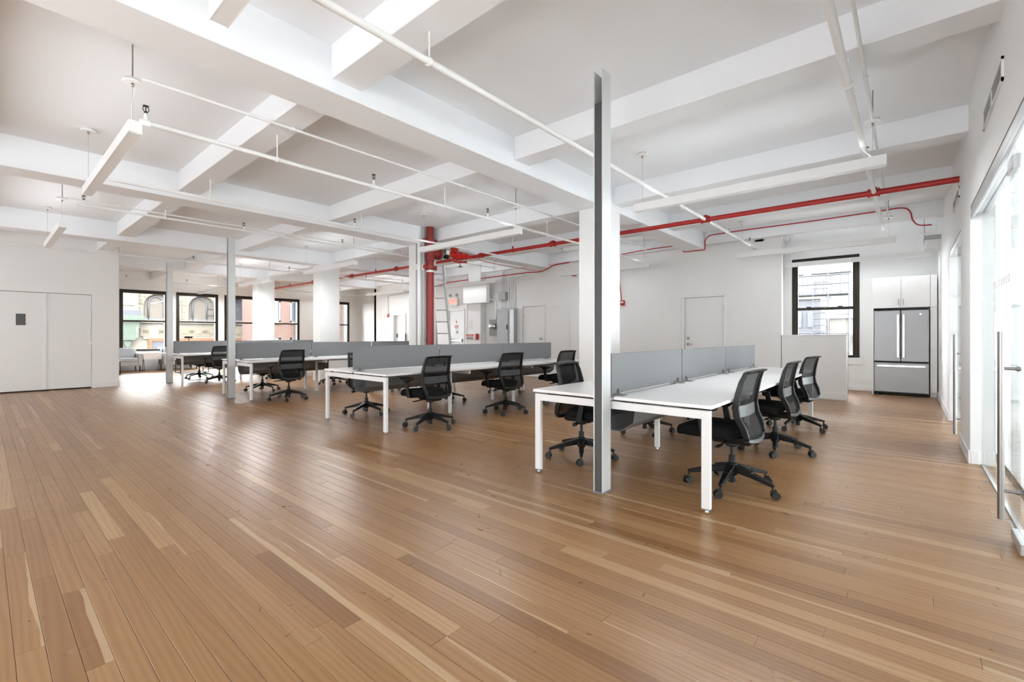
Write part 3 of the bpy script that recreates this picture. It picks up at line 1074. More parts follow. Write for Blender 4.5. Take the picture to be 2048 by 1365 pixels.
for xc in BAYS:
    wn = empty('arched_window', (0, 0, 0))
    bpy.data.objects.remove(wn)
    arc = [(xc - AR, ZS)] + [(xc + AR * math.cos(R(t)), ZSP + AR * math.sin(R(t))) for t in range(180, -1, -15)] + [(xc + AR, ZS)]
    fr = MB().tube([(p[0], YB + 0.22, p[1]) for p in arc], 0.075, 8).build('arched_window', 'arch_frame', cb)
    MB().prism([(xc - AR, ZS)] + [(xc + AR * math.cos(R(t)), ZSP + AR * math.sin(R(t))) for t in range(180, -1, -15)] + [(xc + AR, ZS)], YB + 0.26, YB + 0.30, 'y').build('pane', 'curtain_tan' if xc != BAYS[2] else 'window_blue', fr)
    MB().tube([(xc + 0.30, YB + 0.22, ZS), (xc + 0.30, YB + 0.22, ZSP + 0.1)] + [(xc - 0.1 + 0.40 * math.cos(R(t)), YB + 0.22, ZSP + 0.1 + 0.5 * math.sin(R(t))) for t in range(15, 180, 15)] + [(xc - 0.5, YB + 0.22, ZSP + 0.1), (xc - 0.5, YB + 0.22, ZS)], 0.05, 8).build('inner_arch', 'arch_frame', fr)
    B(xc - AR, xc + AR, YB + 0.18, YB + 0.26, ZS, ZS + 0.12).build('sill', 'arch_frame', fr)
    for z in (2.62, 3.05):
        B(xc + 0.34, xc + AR, YB + 0.19, YB + 0.24, z, z + 0.05).build('glazing_bar', 'arch_frame', fr)
    # rusticated blocks in the piers
    for sx in (-1, 1):
        for k in range(4):
            B(xc + sx * 1.05 - 0.11, xc + sx * 1.05 + 0.11, YB - 0.05, YB, 2.30 + k * 0.46, 2.66 + k * 0.46).build('stone_block', 'limestone', cb)
    for t in range(15, 180, 30):
        p = Vector((xc + (AR + 0.18) * math.cos(R(t)), YB - 0.02, ZSP + (AR + 0.18) * math.sin(R(t))))
        q = Vector((xc + (AR + 0.02) * math.cos(R(t)), YB - 0.02, ZSP + (AR + 0.02) * math.sin(R(t))))
        MB().bar(p, q, 0.30, 0.05, 0.26, 0.05, up=(0, 1, 0)).build('voussoir', 'limestone', cb)
# big pilaster with green patina base
B(5.25, 6.30, YB - 0.5, YB, 2.75, 6.4).build('pilaster', 'limestone_pale', cb)
B(5.45, 6.10, YB - 0.56, YB - 0.5, 3.05, 6.2).build('pilaster_panel', 'limestone', cb)
B(5.05, 6.45, YB - 0.6, YB, 2.45, 2.75).build('pilaster_base', 'roof_grey', cb)
B(4.9, 6.55, YB - 0.7, YB, 2.15, 2.45).build('pilaster_plinth', 'verdigris', cb)
MB().prism([(5.2, 2.15), (5.25, 1.2), (5.5, 0.95), (6.1, 0.95), (6.3, 1.2), (6.4, 2.15)], YB - 0.45, YB, 'y').build('bracket', 'verdigris', cb)
MB().prism([(5.62, 0.95), (5.7, 0.62), (5.82, 0.45), (5.94, 0.62), (6.0, 0.95)], YB - 0.35, YB, 'y').build('bracket_drop', 'verdigris', cb)
for z in (0.35, -0.5, -1.4):
    B(4.5, 6.5, YB - 0.02, YB, z, z + 0.05).build('string_course', 'limestone_joint', cb)
# shop openings with terracotta surrounds
for xa, xb in ((6.95, 8.85), (9.10, 11.0), (11.35, 12.45)):
    B(xa - 0.35, xb + 0.35 if xb < 11 else xb + 0.3, YB - 0.08, YB, 1.0, 1.25).build('lintel', 'limestone_pale', cb)
    sh = B(xa, xb, YB - 0.05, YB - 0.02, -6, 0.98).build('shop_opening', 'window_blue', cb)
    B(xa - 0.10, xa + 0.08, YB - 0.14, YB - 0.02, -6, 1.05).build('surround', 'terracotta', sh)
    B(xb - 0.08, xb + 0.10, YB - 0.14, YB - 0.02, -6, 1.05).build('surround', 'terracotta', sh)
    B(xa + 0.08, xb - 0.08, YB - 0.14, YB - 0.02, 0.86, 1.05).build('surround', 'terracotta', sh)
    for k in range(3):
        B(xa + 0.3, xb - 0.3, YB - 0.16, YB - 0.06, 0.3 - k * 0.5, 0.5 - k * 0.5).build('blind_band', 'arch_frame', sh)

# brick building
br = empty('brick_building', (14, 30, -6), 'red brick building with tall grey windows across the street', 'building')
BW = [(11.45, 12.42), (12.98, 13.95), (15.2, 16.1)]
wall_mesh('y', 30.0, 33.0, 11.2, 20, -6, 8, [(a, b, z, z + 1.38) for a, b in BW for z in (-0.30, 2.06)]).build('facade', 'brick_wall', br)
for a, b in BW:
    for z in (-0.30, 2.06):
        wd = MB()
        for s in ((a, a + 0.12, z, z + 1.38), (b - 0.12, b, z, z + 1.38), (a, b, z + 1.26, z + 1.38), (a, b, z, z + 0.1)):
            wd.box(s[0], s[1], 30.03, 30.15, s[2], s[3])
        w = wd.build('window', 'arch_frame', br)
        B(a + 0.12, b - 0.12, 30.1, 30.12, z + 0.1, z + 1.26).build('pane', 'window_blue', w)
        B(a - 0.06, b + 0.06, 29.92, 30.02, z - 0.1, z).build('sill', 'limestone', w)
B(13.30, 13.56, 29.7, 29.98, -6, 8).build('downpipe_casing', 'concrete_white', br)
B(16.55, 16.85, 29.7, 29.98, -6, 8).build('downpipe_casing', 'concrete_white', br)

# view from the kitchen window
tw = empty('apartment_tower', (42, 4, -6), 'white apartment tower with teal glass seen through the kitchen window', 'building')
B(42, 50, -8, 16, -6, 18).build('facade', 'concrete_white', tw)
for y0, y1 in ((3.3, 4.4), (4.75, 5.55), (6.3, 7.4)):
    for k in range(7):
        z = -3.2 + k * 1.55
        w = B(41.92, 42.0, y0, y1, z, z + 1.2).build('window', 'teal_glass', tw)
        B(41.88, 41.93, (y0 + y1) / 2 - 0.03, (y0 + y1) / 2 + 0.03, z, z + 1.2).build('mullion', 'arch_frame', w)
        B(41.6, 42.0, y0 - 0.1, y1 + 0.1, z - 0.16, z - 0.02).build('balcony_slab', 'concrete_white', tw)
gb = empty('grey_building', (25, 3.5, -6), 'weathered grey rear building with iron railings seen through the kitchen window', 'building')
B(25, 30, 3.02, 7, -6, 3.0).build('wall', 'roof_grey', gb)
B(24.9, 25.0, 3.0, 7, 2.9, 3.12).build('parapet', 'beige_render', gb)
MB().cyl((26, 3.35, 3.0), (26, 3.35, 3.9), 0.12, n=12).build('chimney', 'roof_grey', gb)
for z in (0.2, 1.6):
    for y in (3.3, 3.75):
        B(24.95, 25.0, y, y + 0.22, z, z + 0.7).build('window', 'window_blue', gb)
bb = empty('beige_building', (27, 2, -6), 'low beige rear building beside the fire escape', 'building')
B(27, 32, 0.2, 2.9, -6, 2.15).build('wall', 'beige_render', bb)
B(26.9, 27.0, 0.2, 2.9, 2.05, 2.25).build('coping', 'concrete_white', bb)
for y in (1.3, 1.75, 2.2):
    B(26.93, 27.0, y, y + 0.22, 0.9, 1.3).build('window', 'escape_iron', bb)
fe = empty('fire_escape', (22, 2.8, -6), 'dark iron fire escape with railings and ladder outside the kitchen window', 'fire escape')
for z in (-1.6, 0.62, 2.9):
    B(21.6, 22.6, 1.7, 3.6, z - 0.06, z).build('landing', 'escape_iron', fe)
    for zz in (0.35, 0.7):
        MB().cyl((21.6, 1.7, z + zz), (21.6, 3.6, z + zz), 0.028, n=6).build('rail', 'escape_iron', fe)
    for k in range(8):
        MB().cyl((21.6, 1.7 + k * 0.27, z), (21.6, 1.7 + k * 0.27, z + 0.7), 0.02, n=6).build('baluster', 'escape_iron', fe)
for y in (2.35, 2.85):
    MB().cyl((21.5, y, -6), (21.5, y, 2.9), 0.022, n=6).build('stringer', 'escape_iron', fe)
for k in range(24):
    MB().cyl((21.5, 2.35, -2.2 + k * 0.24), (21.5, 2.85, -2.2 + k * 0.24), 0.02, n=6).build('rung', 'escape_iron', fe)
for y in (1.7, 3.6):
    MB().cyl((21.6, y, -6), (21.6, y, 3.6), 0.03, n=6).build('post', 'escape_iron', fe)

# ================================================================== DESK BENCHES
BX0, UNIT = 3.28, 1.515
BX1 = BX0 + 3 * UNIT
TOPZ = 0.745


def bench(yc, label, modesty=False):
    b = empty('bench_desk', ((BX0 + BX1) / 2, yc, 0), label, 'desk', 'rows of white bench desks')
    for u in range(3):
        xa, xb = BX0 + u * UNIT + 0.002, BX0 + (u + 1) * UNIT - 0.002
        for s in (-1, 1):
            B(xa, xb, yc + s * 0.035, yc + s * 0.78, TOPZ - 0.025, TOPZ).build('tabletop', 'laminate_white', b, bevel=0.002)
    # end frames
    for x in (BX0 + 0.012, BX1 - 0.047):
        for s in (-1, 1):
            y0, y1 = yc + s * 0.765, yc + s * 0.705
            lg = B(x, x + 0.035, y0, y1, 0.022, 0.705).build('leg', 'metal_white', b, bevel=0.002)
            B(x - 0.001, x + 0.036, y0, y1, 0.016, 0.022).build('end_cap', 'grey_metal', lg)
            MB().cyl((x + 0.017, (y0 + y1) / 2, 0), (x + 0.017, (y0 + y1) / 2, 0.018), 0.016, 0.010, n=12).build('glide', 'steel_handle', lg)
        B(x, x + 0.035, yc - 0.705, yc + 0.705, 0.645, 0.705).build('end_rail', 'metal_white', b, bevel=0.002)
        for yy in (-0.6, -0.15, 0.15, 0.6):
            B(x + 0.006, x + 0.03, yc + yy - 0.03, yc + yy + 0.03, 0.705, TOPZ - 0.025).build('spacer', 'dark_plastic', b)
    # inset middle frames
    for x in (BX0 + UNIT - 0.017, BX0 + 2 * UNIT - 0.017):
        for s in (-1, 1):
            y0, y1 = yc + s * 0.285, yc + s * 0.235
            lg = B(x, x + 0.035, y0, y1, 0.022, 0.705).build('leg', 'metal_white', b, bevel=0.002)
            MB().cyl((x + 0.017, (y0 + y1) / 2, 0), (x + 0.017, (y0 + y1) / 2, 0.024), 0.016, 0.010, n=12).build('glide', 'steel_handle', lg)
        B(x, x + 0.035, yc - 0.70, yc + 0.70, 0.655, 0.705).build('cross_rail', 'metal_white', b)
    for s in (-1, 1):
        B(BX0 + 0.047, BX1 - 0.047, yc + s * 0.52, yc + s * 0.56, 0.682, 0.705).build('beam', 'grey_metal', b)
    # cable tray: grey folded sheet hanging below the middle
    tr = MB()
    prof = [(-0.17, 0.66), (-0.15, 0.53), (-0.04, 0.455), (0.06, 0.455), (0.15, 0.53), (0.17, 0.66)]
    for i in range(len(prof) - 1):
        (ya, za), (yb, zb) = prof[i], prof[i + 1]
        tr.hexa([(BX0 + 0.10, yc + ya, za), (BX1 - 0.10, yc + ya, za), (BX1 - 0.10, yc + yb, zb), (BX0 + 0.10, yc + yb, zb),
                 (BX0 + 0.10, yc + ya, za + 0.004), (BX1 - 0.10, yc + ya, za + 0.004), (BX1 - 0.10, yc + yb, zb + 0.004), (BX0 + 0.10, yc + yb, zb + 0.004)])
    tr.build('cable_tray', 'grey_metal', b)
    # privacy screens
    for u in range(3):
        xa, xb = BX0 + u * UNIT + 0.01, BX0 + (u + 1) * UNIT - 0.01
        sc = B(xa, xb, yc - 0.010, yc + 0.010, TOPZ + 0.018, 1.085).build('privacy_screen', 'screen_fabric', b, bevel=0.002)
        for xx in (xa + 0.10, xb - 0.12):
            for s in (-1, 1):
                MB().box(xx - 0.04, xx + 0.04, yc + s * 0.012, yc + s * 0.075, TOPZ, TOPZ + 0.006).box(xx - 0.012, xx + 0.012, yc + s * 0.010, yc + s * 0.03, TOPZ + 0.006, TOPZ + 0.05).build('clamp', 'steel_handle', sc)
    if modesty:
        B(BX0 + UNIT + 0.03, BX1 - 0.35, yc - 0.745, yc - 0.725, 0.43, 0.70).build('modesty_panel', 'laminate_white', b, bevel=0.002)
    return b


bench(1.80, 'white bench desk with pale grey screens closest to the glass wall')
bench(5.675, 'white bench desk with grey screens in front of the red riser')
bench(10.03, 'white bench desk with grey screens behind the second power pole', modesty=True)
bench(14.50, 'white bench desk with grey screens nearest the lounge and far windows')


# ================================================================== CHAIRS
def sup(a, b, n, k=32):
    pts = []
    for i in range(k):
        t = 2 * PI * i / k
        c, s = math.cos(t), math.sin(t)
        pts.append((a * math.copysign(abs(c) ** (2 / n), c), b * math.copysign(abs(s) ** (2 / n), s)))
    return pts


def chair_proto():
    r = empty('task_chair', (0, 0, 0), 'x', 'chair')
    # star base + casters
    sb = MB().lathe([(0.02, 0.10), (0.040, 0.105), (0.044, 0.175), (0.038, 0.200), (0.030, 0.206)], n=20)
    for k in range(5):
        t = 2 * PI * k / 5 + PI / 2
        c, s = math.cos(t), math.sin(t)
        sb.bar((0.03 * c, 0.03 * s, 0.165), (0.17 * c, 0.17 * s, 0.138), 0.066, 0.058, 0.046, 0.042)
        sb.bar((0.17 * c, 0.17 * s, 0.138), (0.335 * c, 0.335 * s, 0.098), 0.046, 0.042, 0.030, 0.024)
    base = sb.build('star_base', 'black_plastic', r, bevel=0.004)
    for k in range(5):
        t = 2 * PI * k / 5 + PI / 2
        c, s = math.cos(t), math.sin(t)
        ca = MB()
        cx, cy = 0.325 * c, 0.325 * s
        a = t + random.uniform(-1.2, 1.2)
        ax = Vector((-math.sin(a), math.cos(a), 0))
        fx = Vector((math.cos(a), math.sin(a), 0)) * 0.018
        p = Vector((cx, cy, 0.031)) + fx
        ca.cyl((cx, cy, 0.05), (cx, cy, 0.10), 0.009, n=10)
        for sg in (-1, 1):
            ca.cyl(p + ax * sg * 0.006, p + ax * sg * 0.026, 0.0305, 0.0290, n=18)
        ca.bar(p + Vector((0, 0, 0.012)) - fx * 1.6, p + Vector((0, 0, 0.026)) + fx * 0.6, 0.030, 0.030)
        ca.cyl(p - ax * 0.027, p + ax * 0.027, 0.010, n=10)
        ca.build('caster', 'caster_black', base)
    MB().cyl((0, 0, 0.045), (0, 0, 0.26), 0.026, n=18).cyl((0, 0, 0.26), (0, 0, 0.38), 0.014, n=14).build('gas_lift', 'dark_plastic', r)
    me = MB()
    me.hexa([(-0.06, -0.15, 0.365), (0.06, -0.15, 0.365), (0.075, 0.12, 0.365), (-0.075, 0.12, 0.365), (-0.085, -0.17, 0.415), (0.085, -0.17, 0.415), (0.11, 0.16, 0.415), (-0.11, 0.16, 0.415)])
    me.lathe([(0.045, 0.335), (0.055, 0.345), (0.055, 0.37)], n=18)
    mech = me.build('tilt_mechanism', 'dark_plastic', r, bevel=0.008, seg=2)
    MB().tube([(0.07, 0.05, 0.385), (0.16, 0.05, 0.378), (0.23, 0.05, 0.375)], 0.008, 8).cyl((0.215, 0.05, 0.375), (0.262, 0.05, 0.375), 0.017, 0.019, n=12).build('lever', 'black_plastic', mech)
    MB().tube([(-0.07, 0.02, 0.385), (-0.17, 0.02, 0.375), (-0.24, 0.02, 0.372)], 0.008, 8).bar((-0.20, 0.02, 0.373), (-0.275, 0.02, 0.370), 0.035, 0.010).build('lever', 'black_plastic', mech)
    # seat
    rings = []
    prof = [(0.425, 0.86), (0.432, 0.95), (0.450, 0.995), (0.470, 1.0), (0.488, 0.985), (0.500, 0.94), (0.507, 0.82), (0.508, 0.5), (0.505, 0.12)]
    for z, k in prof:
        rg = []
        for px, py in sup(0.245, 0.245, 4.2, 36):
            yy = py * k + 0.045
            f = max(0, (yy - 0.10) / 0.19)
            zz = z - 0.032 * f * f + (0.010 * (px / 0.245) ** 2 if z > 0.49 else 0)
            rg.append((px * k, yy, zz))
        rings.append(rg)
    seat = MB().rings(rings).build('seat', 'seat_fabric', r)
    rg2 = []
    for z, k in ((0.405, 0.55), (0.412, 0.80), (0.428, 0.93), (0.436, 0.95)):
        rg2.append([(px * k, py * k + 0.035, z - 0.02 * max(0, (py * k - 0.06) / 0.19) ** 2) for px, py in sup(0.245, 0.24, 4.2, 28)])
    MB().rings(rg2).build('seat_pan', 'black_plastic', r)
    # arms
    for s in (-1, 1):
        am = MB().bar((s * 0.10, 0.0, 0.412), (s * 0.275, 0.0, 0.420), 0.06, 0.022)
        am.hexa([(s * 0.262, -0.035, 0.412), (s * 0.287, -0.035, 0.412), (s * 0.287, 0.03, 0.412), (s * 0.262, 0.03, 0.412),
                 (s * 0.268, 0.02, 0.62), (s * 0.290, 0.02, 0.62), (s * 0.290, 0.065, 0.62), (s * 0.268, 0.065, 0.62)])
        am.hexa([(s * 0.268, 0.02, 0.60), (s * 0.290, 0.02, 0.60), (s * 0.290, 0.065, 0.60), (s * 0.268, 0.065, 0.60),
                 (s * 0.255, -0.04, 0.648), (s * 0.300, -0.04, 0.648), (s * 0.300, 0.10, 0.648), (s * 0.255, 0.10, 0.648)])
        arm = am.build('armrest', 'black_plastic', r, bevel=0.004)
        pr = []
        for z, k in ((0.646, 0.86), (0.652, 0.98), (0.664, 1.0), (0.672, 0.94), (0.675, 0.7)):
            pr.append([(s * 0.275 + px * k, 0.035 + py * k, z) for px, py in sup(0.045, 0.125, 4, 24)])
        MB().rings(pr).build('arm_pad', 'dark_plastic', arm)
    # back frame: curve in the y-z plane, lumbar forward, top swept back
    curve = [(-0.262, 0.425, 0.185), (-0.262, 0.455, 0.205), (-0.235, 0.53, 0.222), (-0.195, 0.61, 0.232), (-0.188, 0.68, 0.232), (-0.205, 0.78, 0.228), (-0.232, 0.88, 0.220), (-0.262, 0.945, 0.208)]
    fr = MB()
    for s in (-1, 1):
        rg = []
        for i, (y, z, hw) in enumerate(curve):
            dep = (0.030, 0.040, 0.050, 0.052, 0.048, 0.042, 0.036, 0.028)[i]
            wi = 0.026
            rg.append([(s * hw - wi / 2, y - dep, z), (s * hw + wi / 2, y - dep, z), (s * hw + wi / 2, y, z), (s * hw - wi / 2, y, z)])
        fr.rings(rg, smooth=False)
    # top rail curls backwards
    n = 12
    rg = []
    for i in range(n + 1):
        xx = -0.215 + 0.43 * i / n
        bow = 0.012 * (1 - (2 * i / n - 1) ** 2)
        y0, z0 = -0.262 - bow, 0.948 + bow * 0.5
        rg.append([(xx, y0 + 0.006, z0 - 0.022), (xx, y0 + 0.004, z0 - 0.002), (xx, y0 - 0.020, z0 + 0.012), (xx, y0 - 0.050, z0 + 0.012), (xx, y0 - 0.052, z0 + 0.002), (xx, y0 - 0.026, z0 - 0.012)])
    fr.rings(rg, smooth=False)
    rg = []
    for i in range(n + 1):
        xx = -0.195 + 0.39 * i / n
        bow = 0.020 * (1 - (2 * i / n - 1) ** 2)
        rg.append([(xx, -0.300 - bow, 0.418 - bow), (xx, -0.262 - bow, 0.412 - bow), (xx, -0.258 - bow, 0.445 - bow), (xx, -0.290 - bow, 0.450 - bow)])
    fr.rings(rg, smooth=False)
    bf = fr.build('back_frame', 'dark_plastic', r, bevel=0.004)
    MB().hexa([(-0.06, -0.31, 0.395), (0.06, -0.31, 0.395), (0.05, -0.12, 0.375), (-0.05, -0.12, 0.375), (-0.06, -0.31, 0.425), (0.06, -0.31, 0.425), (0.05, -0.12, 0.41), (-0.05, -0.12, 0.41)]).build('spine', 'black_plastic', bf, bevel=0.004)
    # mesh
    mm = MB()
    rows = []
    nz = 20
    for i in range(nz + 1):
        t = i / nz * (len(curve) - 1)
        k = min(int(t), len(curve) - 2)
        u = t - k
        y = curve[k][0] * (1 - u) + curve[k + 1][0] * u
        z = curve[k][1] * (1 - u) + curve[k + 1][1] * u
        hw = curve[k][2] * (1 - u) + curve[k + 1][2] * u
        rows.append([(hw * (j / 6 - 1), y - 0.018 - 0.022 * (1 - (j / 6 - 1) ** 2), z) for j in range(13)])
    b0 = len(mm.v)
    for rw in rows:
        mm.v += rw
    for i in range(nz):
        for j in range(12):
            q = b0 + i * 13 + j
            mm.face([q, q + 1, q + 14, q + 13], True)
    mm.build('back_mesh', 'chair_mesh', r)
    rg = []
    for i in range(n + 1):
        xx = -0.215 + 0.43 * i / n
        bow = 0.022 * (1 - (2 * i / n - 1) ** 2)
        rg.append([(xx, -0.222 - bow, 0.60), (xx, -0.214 - bow, 0.60), (xx, -0.208 - bow, 0.69), (xx, -0.216 - bow, 0.69)])
    MB().rings(rg, smooth=False).build('lumbar_support', 'grey_plastic', bf, bevel=0.002)
    return r


proto = chair_proto()
for ch in proto.children:
    if ch.name in ('seat', 'seat_pan', 'back_frame', 'back_mesh') or ch.name.startswith('armrest'):
        ch.location.y += 0.11
CH = [
    (3.98, 1.08, -3, 22, 'black mesh task chair closest to the viewer, at the front bench corner'),
    (5.52, 1.07, -2, 30, 'middle black mesh chair of the three facing the glass wall side'),
    (7.06, 1.10, -10, 12, 'black mesh chair at the front bench nearest the kitchen half wall'),
    (3.97, 2.50, 186, 8, 'black mesh chair partly hidden behind the tall power pole'),
    (5.53, 2.54, 178, 33, 'black mesh chair seen under the front bench past its middle leg'),
    (7.02, 2.58, 181, 15, 'black chair at the back side of the front bench near the white door wall'),
    (3.95, 4.86, 3, 36, 'black mesh chair at the near end of the second bench, seen from behind'),
    (5.48, 4.86, -6, 60, 'black mesh chair at the middle of the second bench near the column'),
    (6.92, 4.80, -3, 15, 'black mesh chair at the far end of the second bench beside the column'),
    (3.95, 6.42, 176, 10, 'black chair under the second bench showing its grey tray and star base'),
    (5.66, 6.50, 184, 44, 'black chair on the far side of the second bench behind its middle leg'),
    (7.36, 6.56, 179, 25, 'black chair on the far side of the second bench near the utility door'),
    (3.86, 8.98, 4, 0, 'black mesh chair beside the second power pole, seen from behind'),
    (5.85, 8.80, -8, 40, 'black chair at the third bench beyond the second bench end screen'),
    (4.08, 10.82, 175, 22, 'black chair behind the near end of the third bench'),
    (5.85, 11.05, 183, 48, 'black chair behind the white hanging panel of the third bench'),
    (4.08, 13.62, 8, 30, 'black mesh chair seen from behind between the two slim poles'),
    (4.08, 15.30, 184, 12, 'black chair on the lounge side of the rear bench'),
    (5.60, 13.66, -5, 25, 'second black chair along the rear bench, mostly behind screens'),
]
for i, (x, y, rot, br_, lab) in enumerate(CH):
    c = proto if i == 0 else copy_tree(proto)
    c.location = (x, y, 0)
    c.rotation_euler = (0, 0, R(rot))
    c['label'] = lab
    c['group'] = 'black mesh task chairs at the benches'
    for ch in c.children:
        if ch.name.startswith('star_base'):
            ch.rotation_euler = (0, 0, R(br_))

# ================================================================== POWER POLES
for x, y, h, lab in ((3.145, 1.79, 3.30, 'tall slim grey steel power pole standing in front of the first bench'),
                     (3.145, 9.99, 3.14, 'slim grey power pole at the end of the third bench'),
                     (3.145, 14.46, 3.11, 'slim grey power pole at the rear bench beside the lounge')):
    p = empty('power_pole', (x, y, 0), lab, 'pole', 'slim power poles at the bench ends')
    w = 0.125
    t = 0.008
    B(x, x + w, y - 0.002, y + t - 0.002, 0.012, h).build('side_plate', 'pole_grey', p)
    B(x, x + w, y + 0.080 - t, y + 0.080, 0.012, h).build('side_plate', 'pole_grey', p)
    B(x + w - t, x + w, y + t - 0.002, y + 0.080 - t, 0.012, h).build('back_plate', 'pole_grey', p)
    B(x + 0.012, x + 0.018, y + t - 0.002, y + 0.080 - t, 0.012, h - 0.25).build('inner_web', 'pole_inner', p)  # dark sheet standing in for the shade inside the open channel
    B(x - 0.004, x + w + 0.004, y - 0.006, y + 0.084, 0, 0.012).build('foot_plate', 'grey_metal', p)

# ================================================================== PENDANTS
ZL0, ZL1 = 2.79, 2.885


def pendant(x, y0, y1, label, low_first=True):
    p = empty('linear_pendant', (x, (y0 + y1) / 2, ZL0), label, 'lamp', 'white linear pendant lamps')
    w = 0.042
    B(x - w, x + w, y0, y1, ZL0 + 0.006, ZL1).build('housing', 'white_enamel', p, bevel=0.002)
    B(x - w, x - w + 0.004, y0, y1, ZL0, ZL0 + 0.006).build('lip', 'white_enamel', p)
    B(x + w - 0.004, x + w, y0, y1, ZL0, ZL0 + 0.006).build('lip', 'white_enamel', p)
    B(x - w + 0.006, x + w - 0.006, y0 + 0.02, y1 - 0.02, ZL1, ZL1 + 0.002).build('uplight_lens', 'lamp_diffuser', p)  # lens invented for the added upward fill lamp
    far = 2.8 if y0 > 13 else 1.8 if y0 > 9 else 1.0
    for nm, pw, zz, rx in (('uplight', P_UP * far, ZL1 + 0.006, PI), ('downlight', far * P_DOWN * (0 if x < 3 else 1 if x < 8 else 0.13 if x < 11 else 0.35), ZL0 - 0.002, 0)):  # added fill lamps; the pendants themselves are taken as mostly unlit
        if pw <= 0:
            continue
        ld = bpy.data.lights.new(nm, 'AREA')
        ld.shape = 'RECTANGLE'
        ld.size, ld.size_y = 0.07, y1 - y0 - 0.06
        ld.energy = pw
        ld.color = (0.95, 0.98, 1.0)
        lo = bpy.data.objects.new(nm, ld)
        COL.objects.link(lo)
        lo.location = (x, (y0 + y1) / 2, zz)
        lo.rotation_euler = (rx, 0, 0)
    B(x - w + 0.004, x + w - 0.004, y0 + 0.01, y1 - 0.01, ZL0 + 0.001, ZL0 + 0.0065).build('diffuser', 'lamp_diffuser', p)
    for i, yy in enumerate((y0 + 0.10, y1 - 0.10)):
        zc = 3.205 if (i == 0) == low_first else CEIL - 0.032
        cn = MB().lathe([(0.065, 0.0), (0.068, 0.006), (0.062, 0.016), (0.055, 0.032)], (x, yy, zc), 20).build('canopy', 'white_enamel', p)
        MB().lathe([(0.008, -0.025), (0.010, -0.012), (0.010, 0.0)], (x, yy, zc), 10).build('gripper', 'steel_handle', cn)
        MB().cyl((x, yy, ZL1), (x, yy, zc), 0.0018, n=6).build('cable', 'panel_grey', p)
        if (i == 0) == low_first:
            MB().cyl((x, yy, zc + 0.03), (x, yy, CEIL), 0.005, n=8).build('rod', 'steel_handle', cn)
            pts = []
            for k in range(9):
                t = k / 8
                pts.append((x + 0.02 - 0.02 * t, yy + (0.09 if low_first else -0.09) * math.sin(t * PI) * (1 if i == 0 else 1), zc + (ZL1 - zc) * t))
            MB().tube(pts, 0.0028, 6).build('power_cord', 'paper', p)


YL = [(0.15, 2.62), (4.50, 6.95), (9.22, 11.68), (13.75, 16.2)]
PX = (0.78, 5.42, 9.98)
PLAB = [
    [None, 'white linear pendant hung in front of the red pipe by the glass wall', 'white linear pendant over the aisle near the kitchen half wall'],
    ['white linear pendant over the open floor, its slanted underside in view', 'white linear pendant before the column with the red riser', 'white linear pendant near the back wall behind the front column'],
    ['white linear pendant close to the double closet doors', 'white linear pendant in front of the third column', 'white linear pendant above the exit sign'],
    [None, 'white linear pendant near the column by the far windows', 'white linear pendant beside the open doorway'],
]
for j, (a, b) in enumerate(YL):
    for i, x in enumerate(PX):
        lab = PLAB[j][i]
        if j == 0 and i == 0:
            pendant(x, a, b, 'white linear pendant almost overhead, only its grey end in view')
        elif lab:
            pendant(x, a, b, lab)
pendant(5.42, 18.15, 20.35, 'white linear pendant in front of the far windows near the armchairs')
pendant(9.98, 18.15, 20.35, 'white linear pendant in the far corner by the last window')
pendant(12.1, -0.34, 2.15, 'white linear pendant hung across the kitchen window')

# ================================================================== SPRINKLER PIPES AND CONDUIT
def sprinkler(parent, x, y, z, up=True):
    s = 1 if up else -1
    h = MB().cyl((x, y, z), (x, y, z + s * 0.03), 0.014, n=10).cyl((x, y, z + s * 0.03), (x, y, z + s * 0.045), 0.010, n=8)
    o = h.build('sprinkler_head', 'pipe_white', parent)
    f = MB().cyl((x, y, z + s * 0.045), (x, y, z + s * 0.062), 0.012, n=8)
    for d in (-1, 1):
        f.tube([(x + d * 0.011, y, z + s * 0.058), (x + d * 0.021, y, z + s * 0.078), (x + d * 0.015, y, z + s * 0.098), (x, y, z + s * 0.104)], 0.0035, 6)
    f.cyl((x, y, z + s * 0.06), (x, y, z + s * 0.10), 0.004, n=6)
    f.cyl((x, y, z + s * 0.104), (x, y, z + s * 0.108), 0.022, n=12)
    f.build('deflector', 'sprinkler_dark', o)


def sprinkler_pipe(y, z, x0, x1, r, heads, hangers, label, ztop=None):
    p = empty('sprinkler_pipe', ((x0 + x1) / 2, y, z), label, 'pipe', 'white sprinkler pipes under the ceiling')
    MB().cyl((x0, y, z), (x1, y, z), r, n=14).build('pipe_run', 'pipe_white', p)
    for x in hangers:
        zt = ZC if any(a < x < b for a, b in CROSS) else CEIL
        MB().cyl((x, y, z + r), (x, y, zt), 0.006, n=8).lathe([(r + 0.006, -0.015), (r + 0.006, 0.015)], (x, y, z), 14, 'x').build('hanger', 'pipe_white', p)
    for x in heads:
        MB().cyl((x - 0.03, y, z), (x + 0.03, y, z), r + 0.007, n=12).cyl((x, y, z), (x, y, z + r + 0.018), 0.017, n=10).build('tee', 'pipe_white', p)
        sprinkler(p, x, y, z + r + 0.012)
    return p


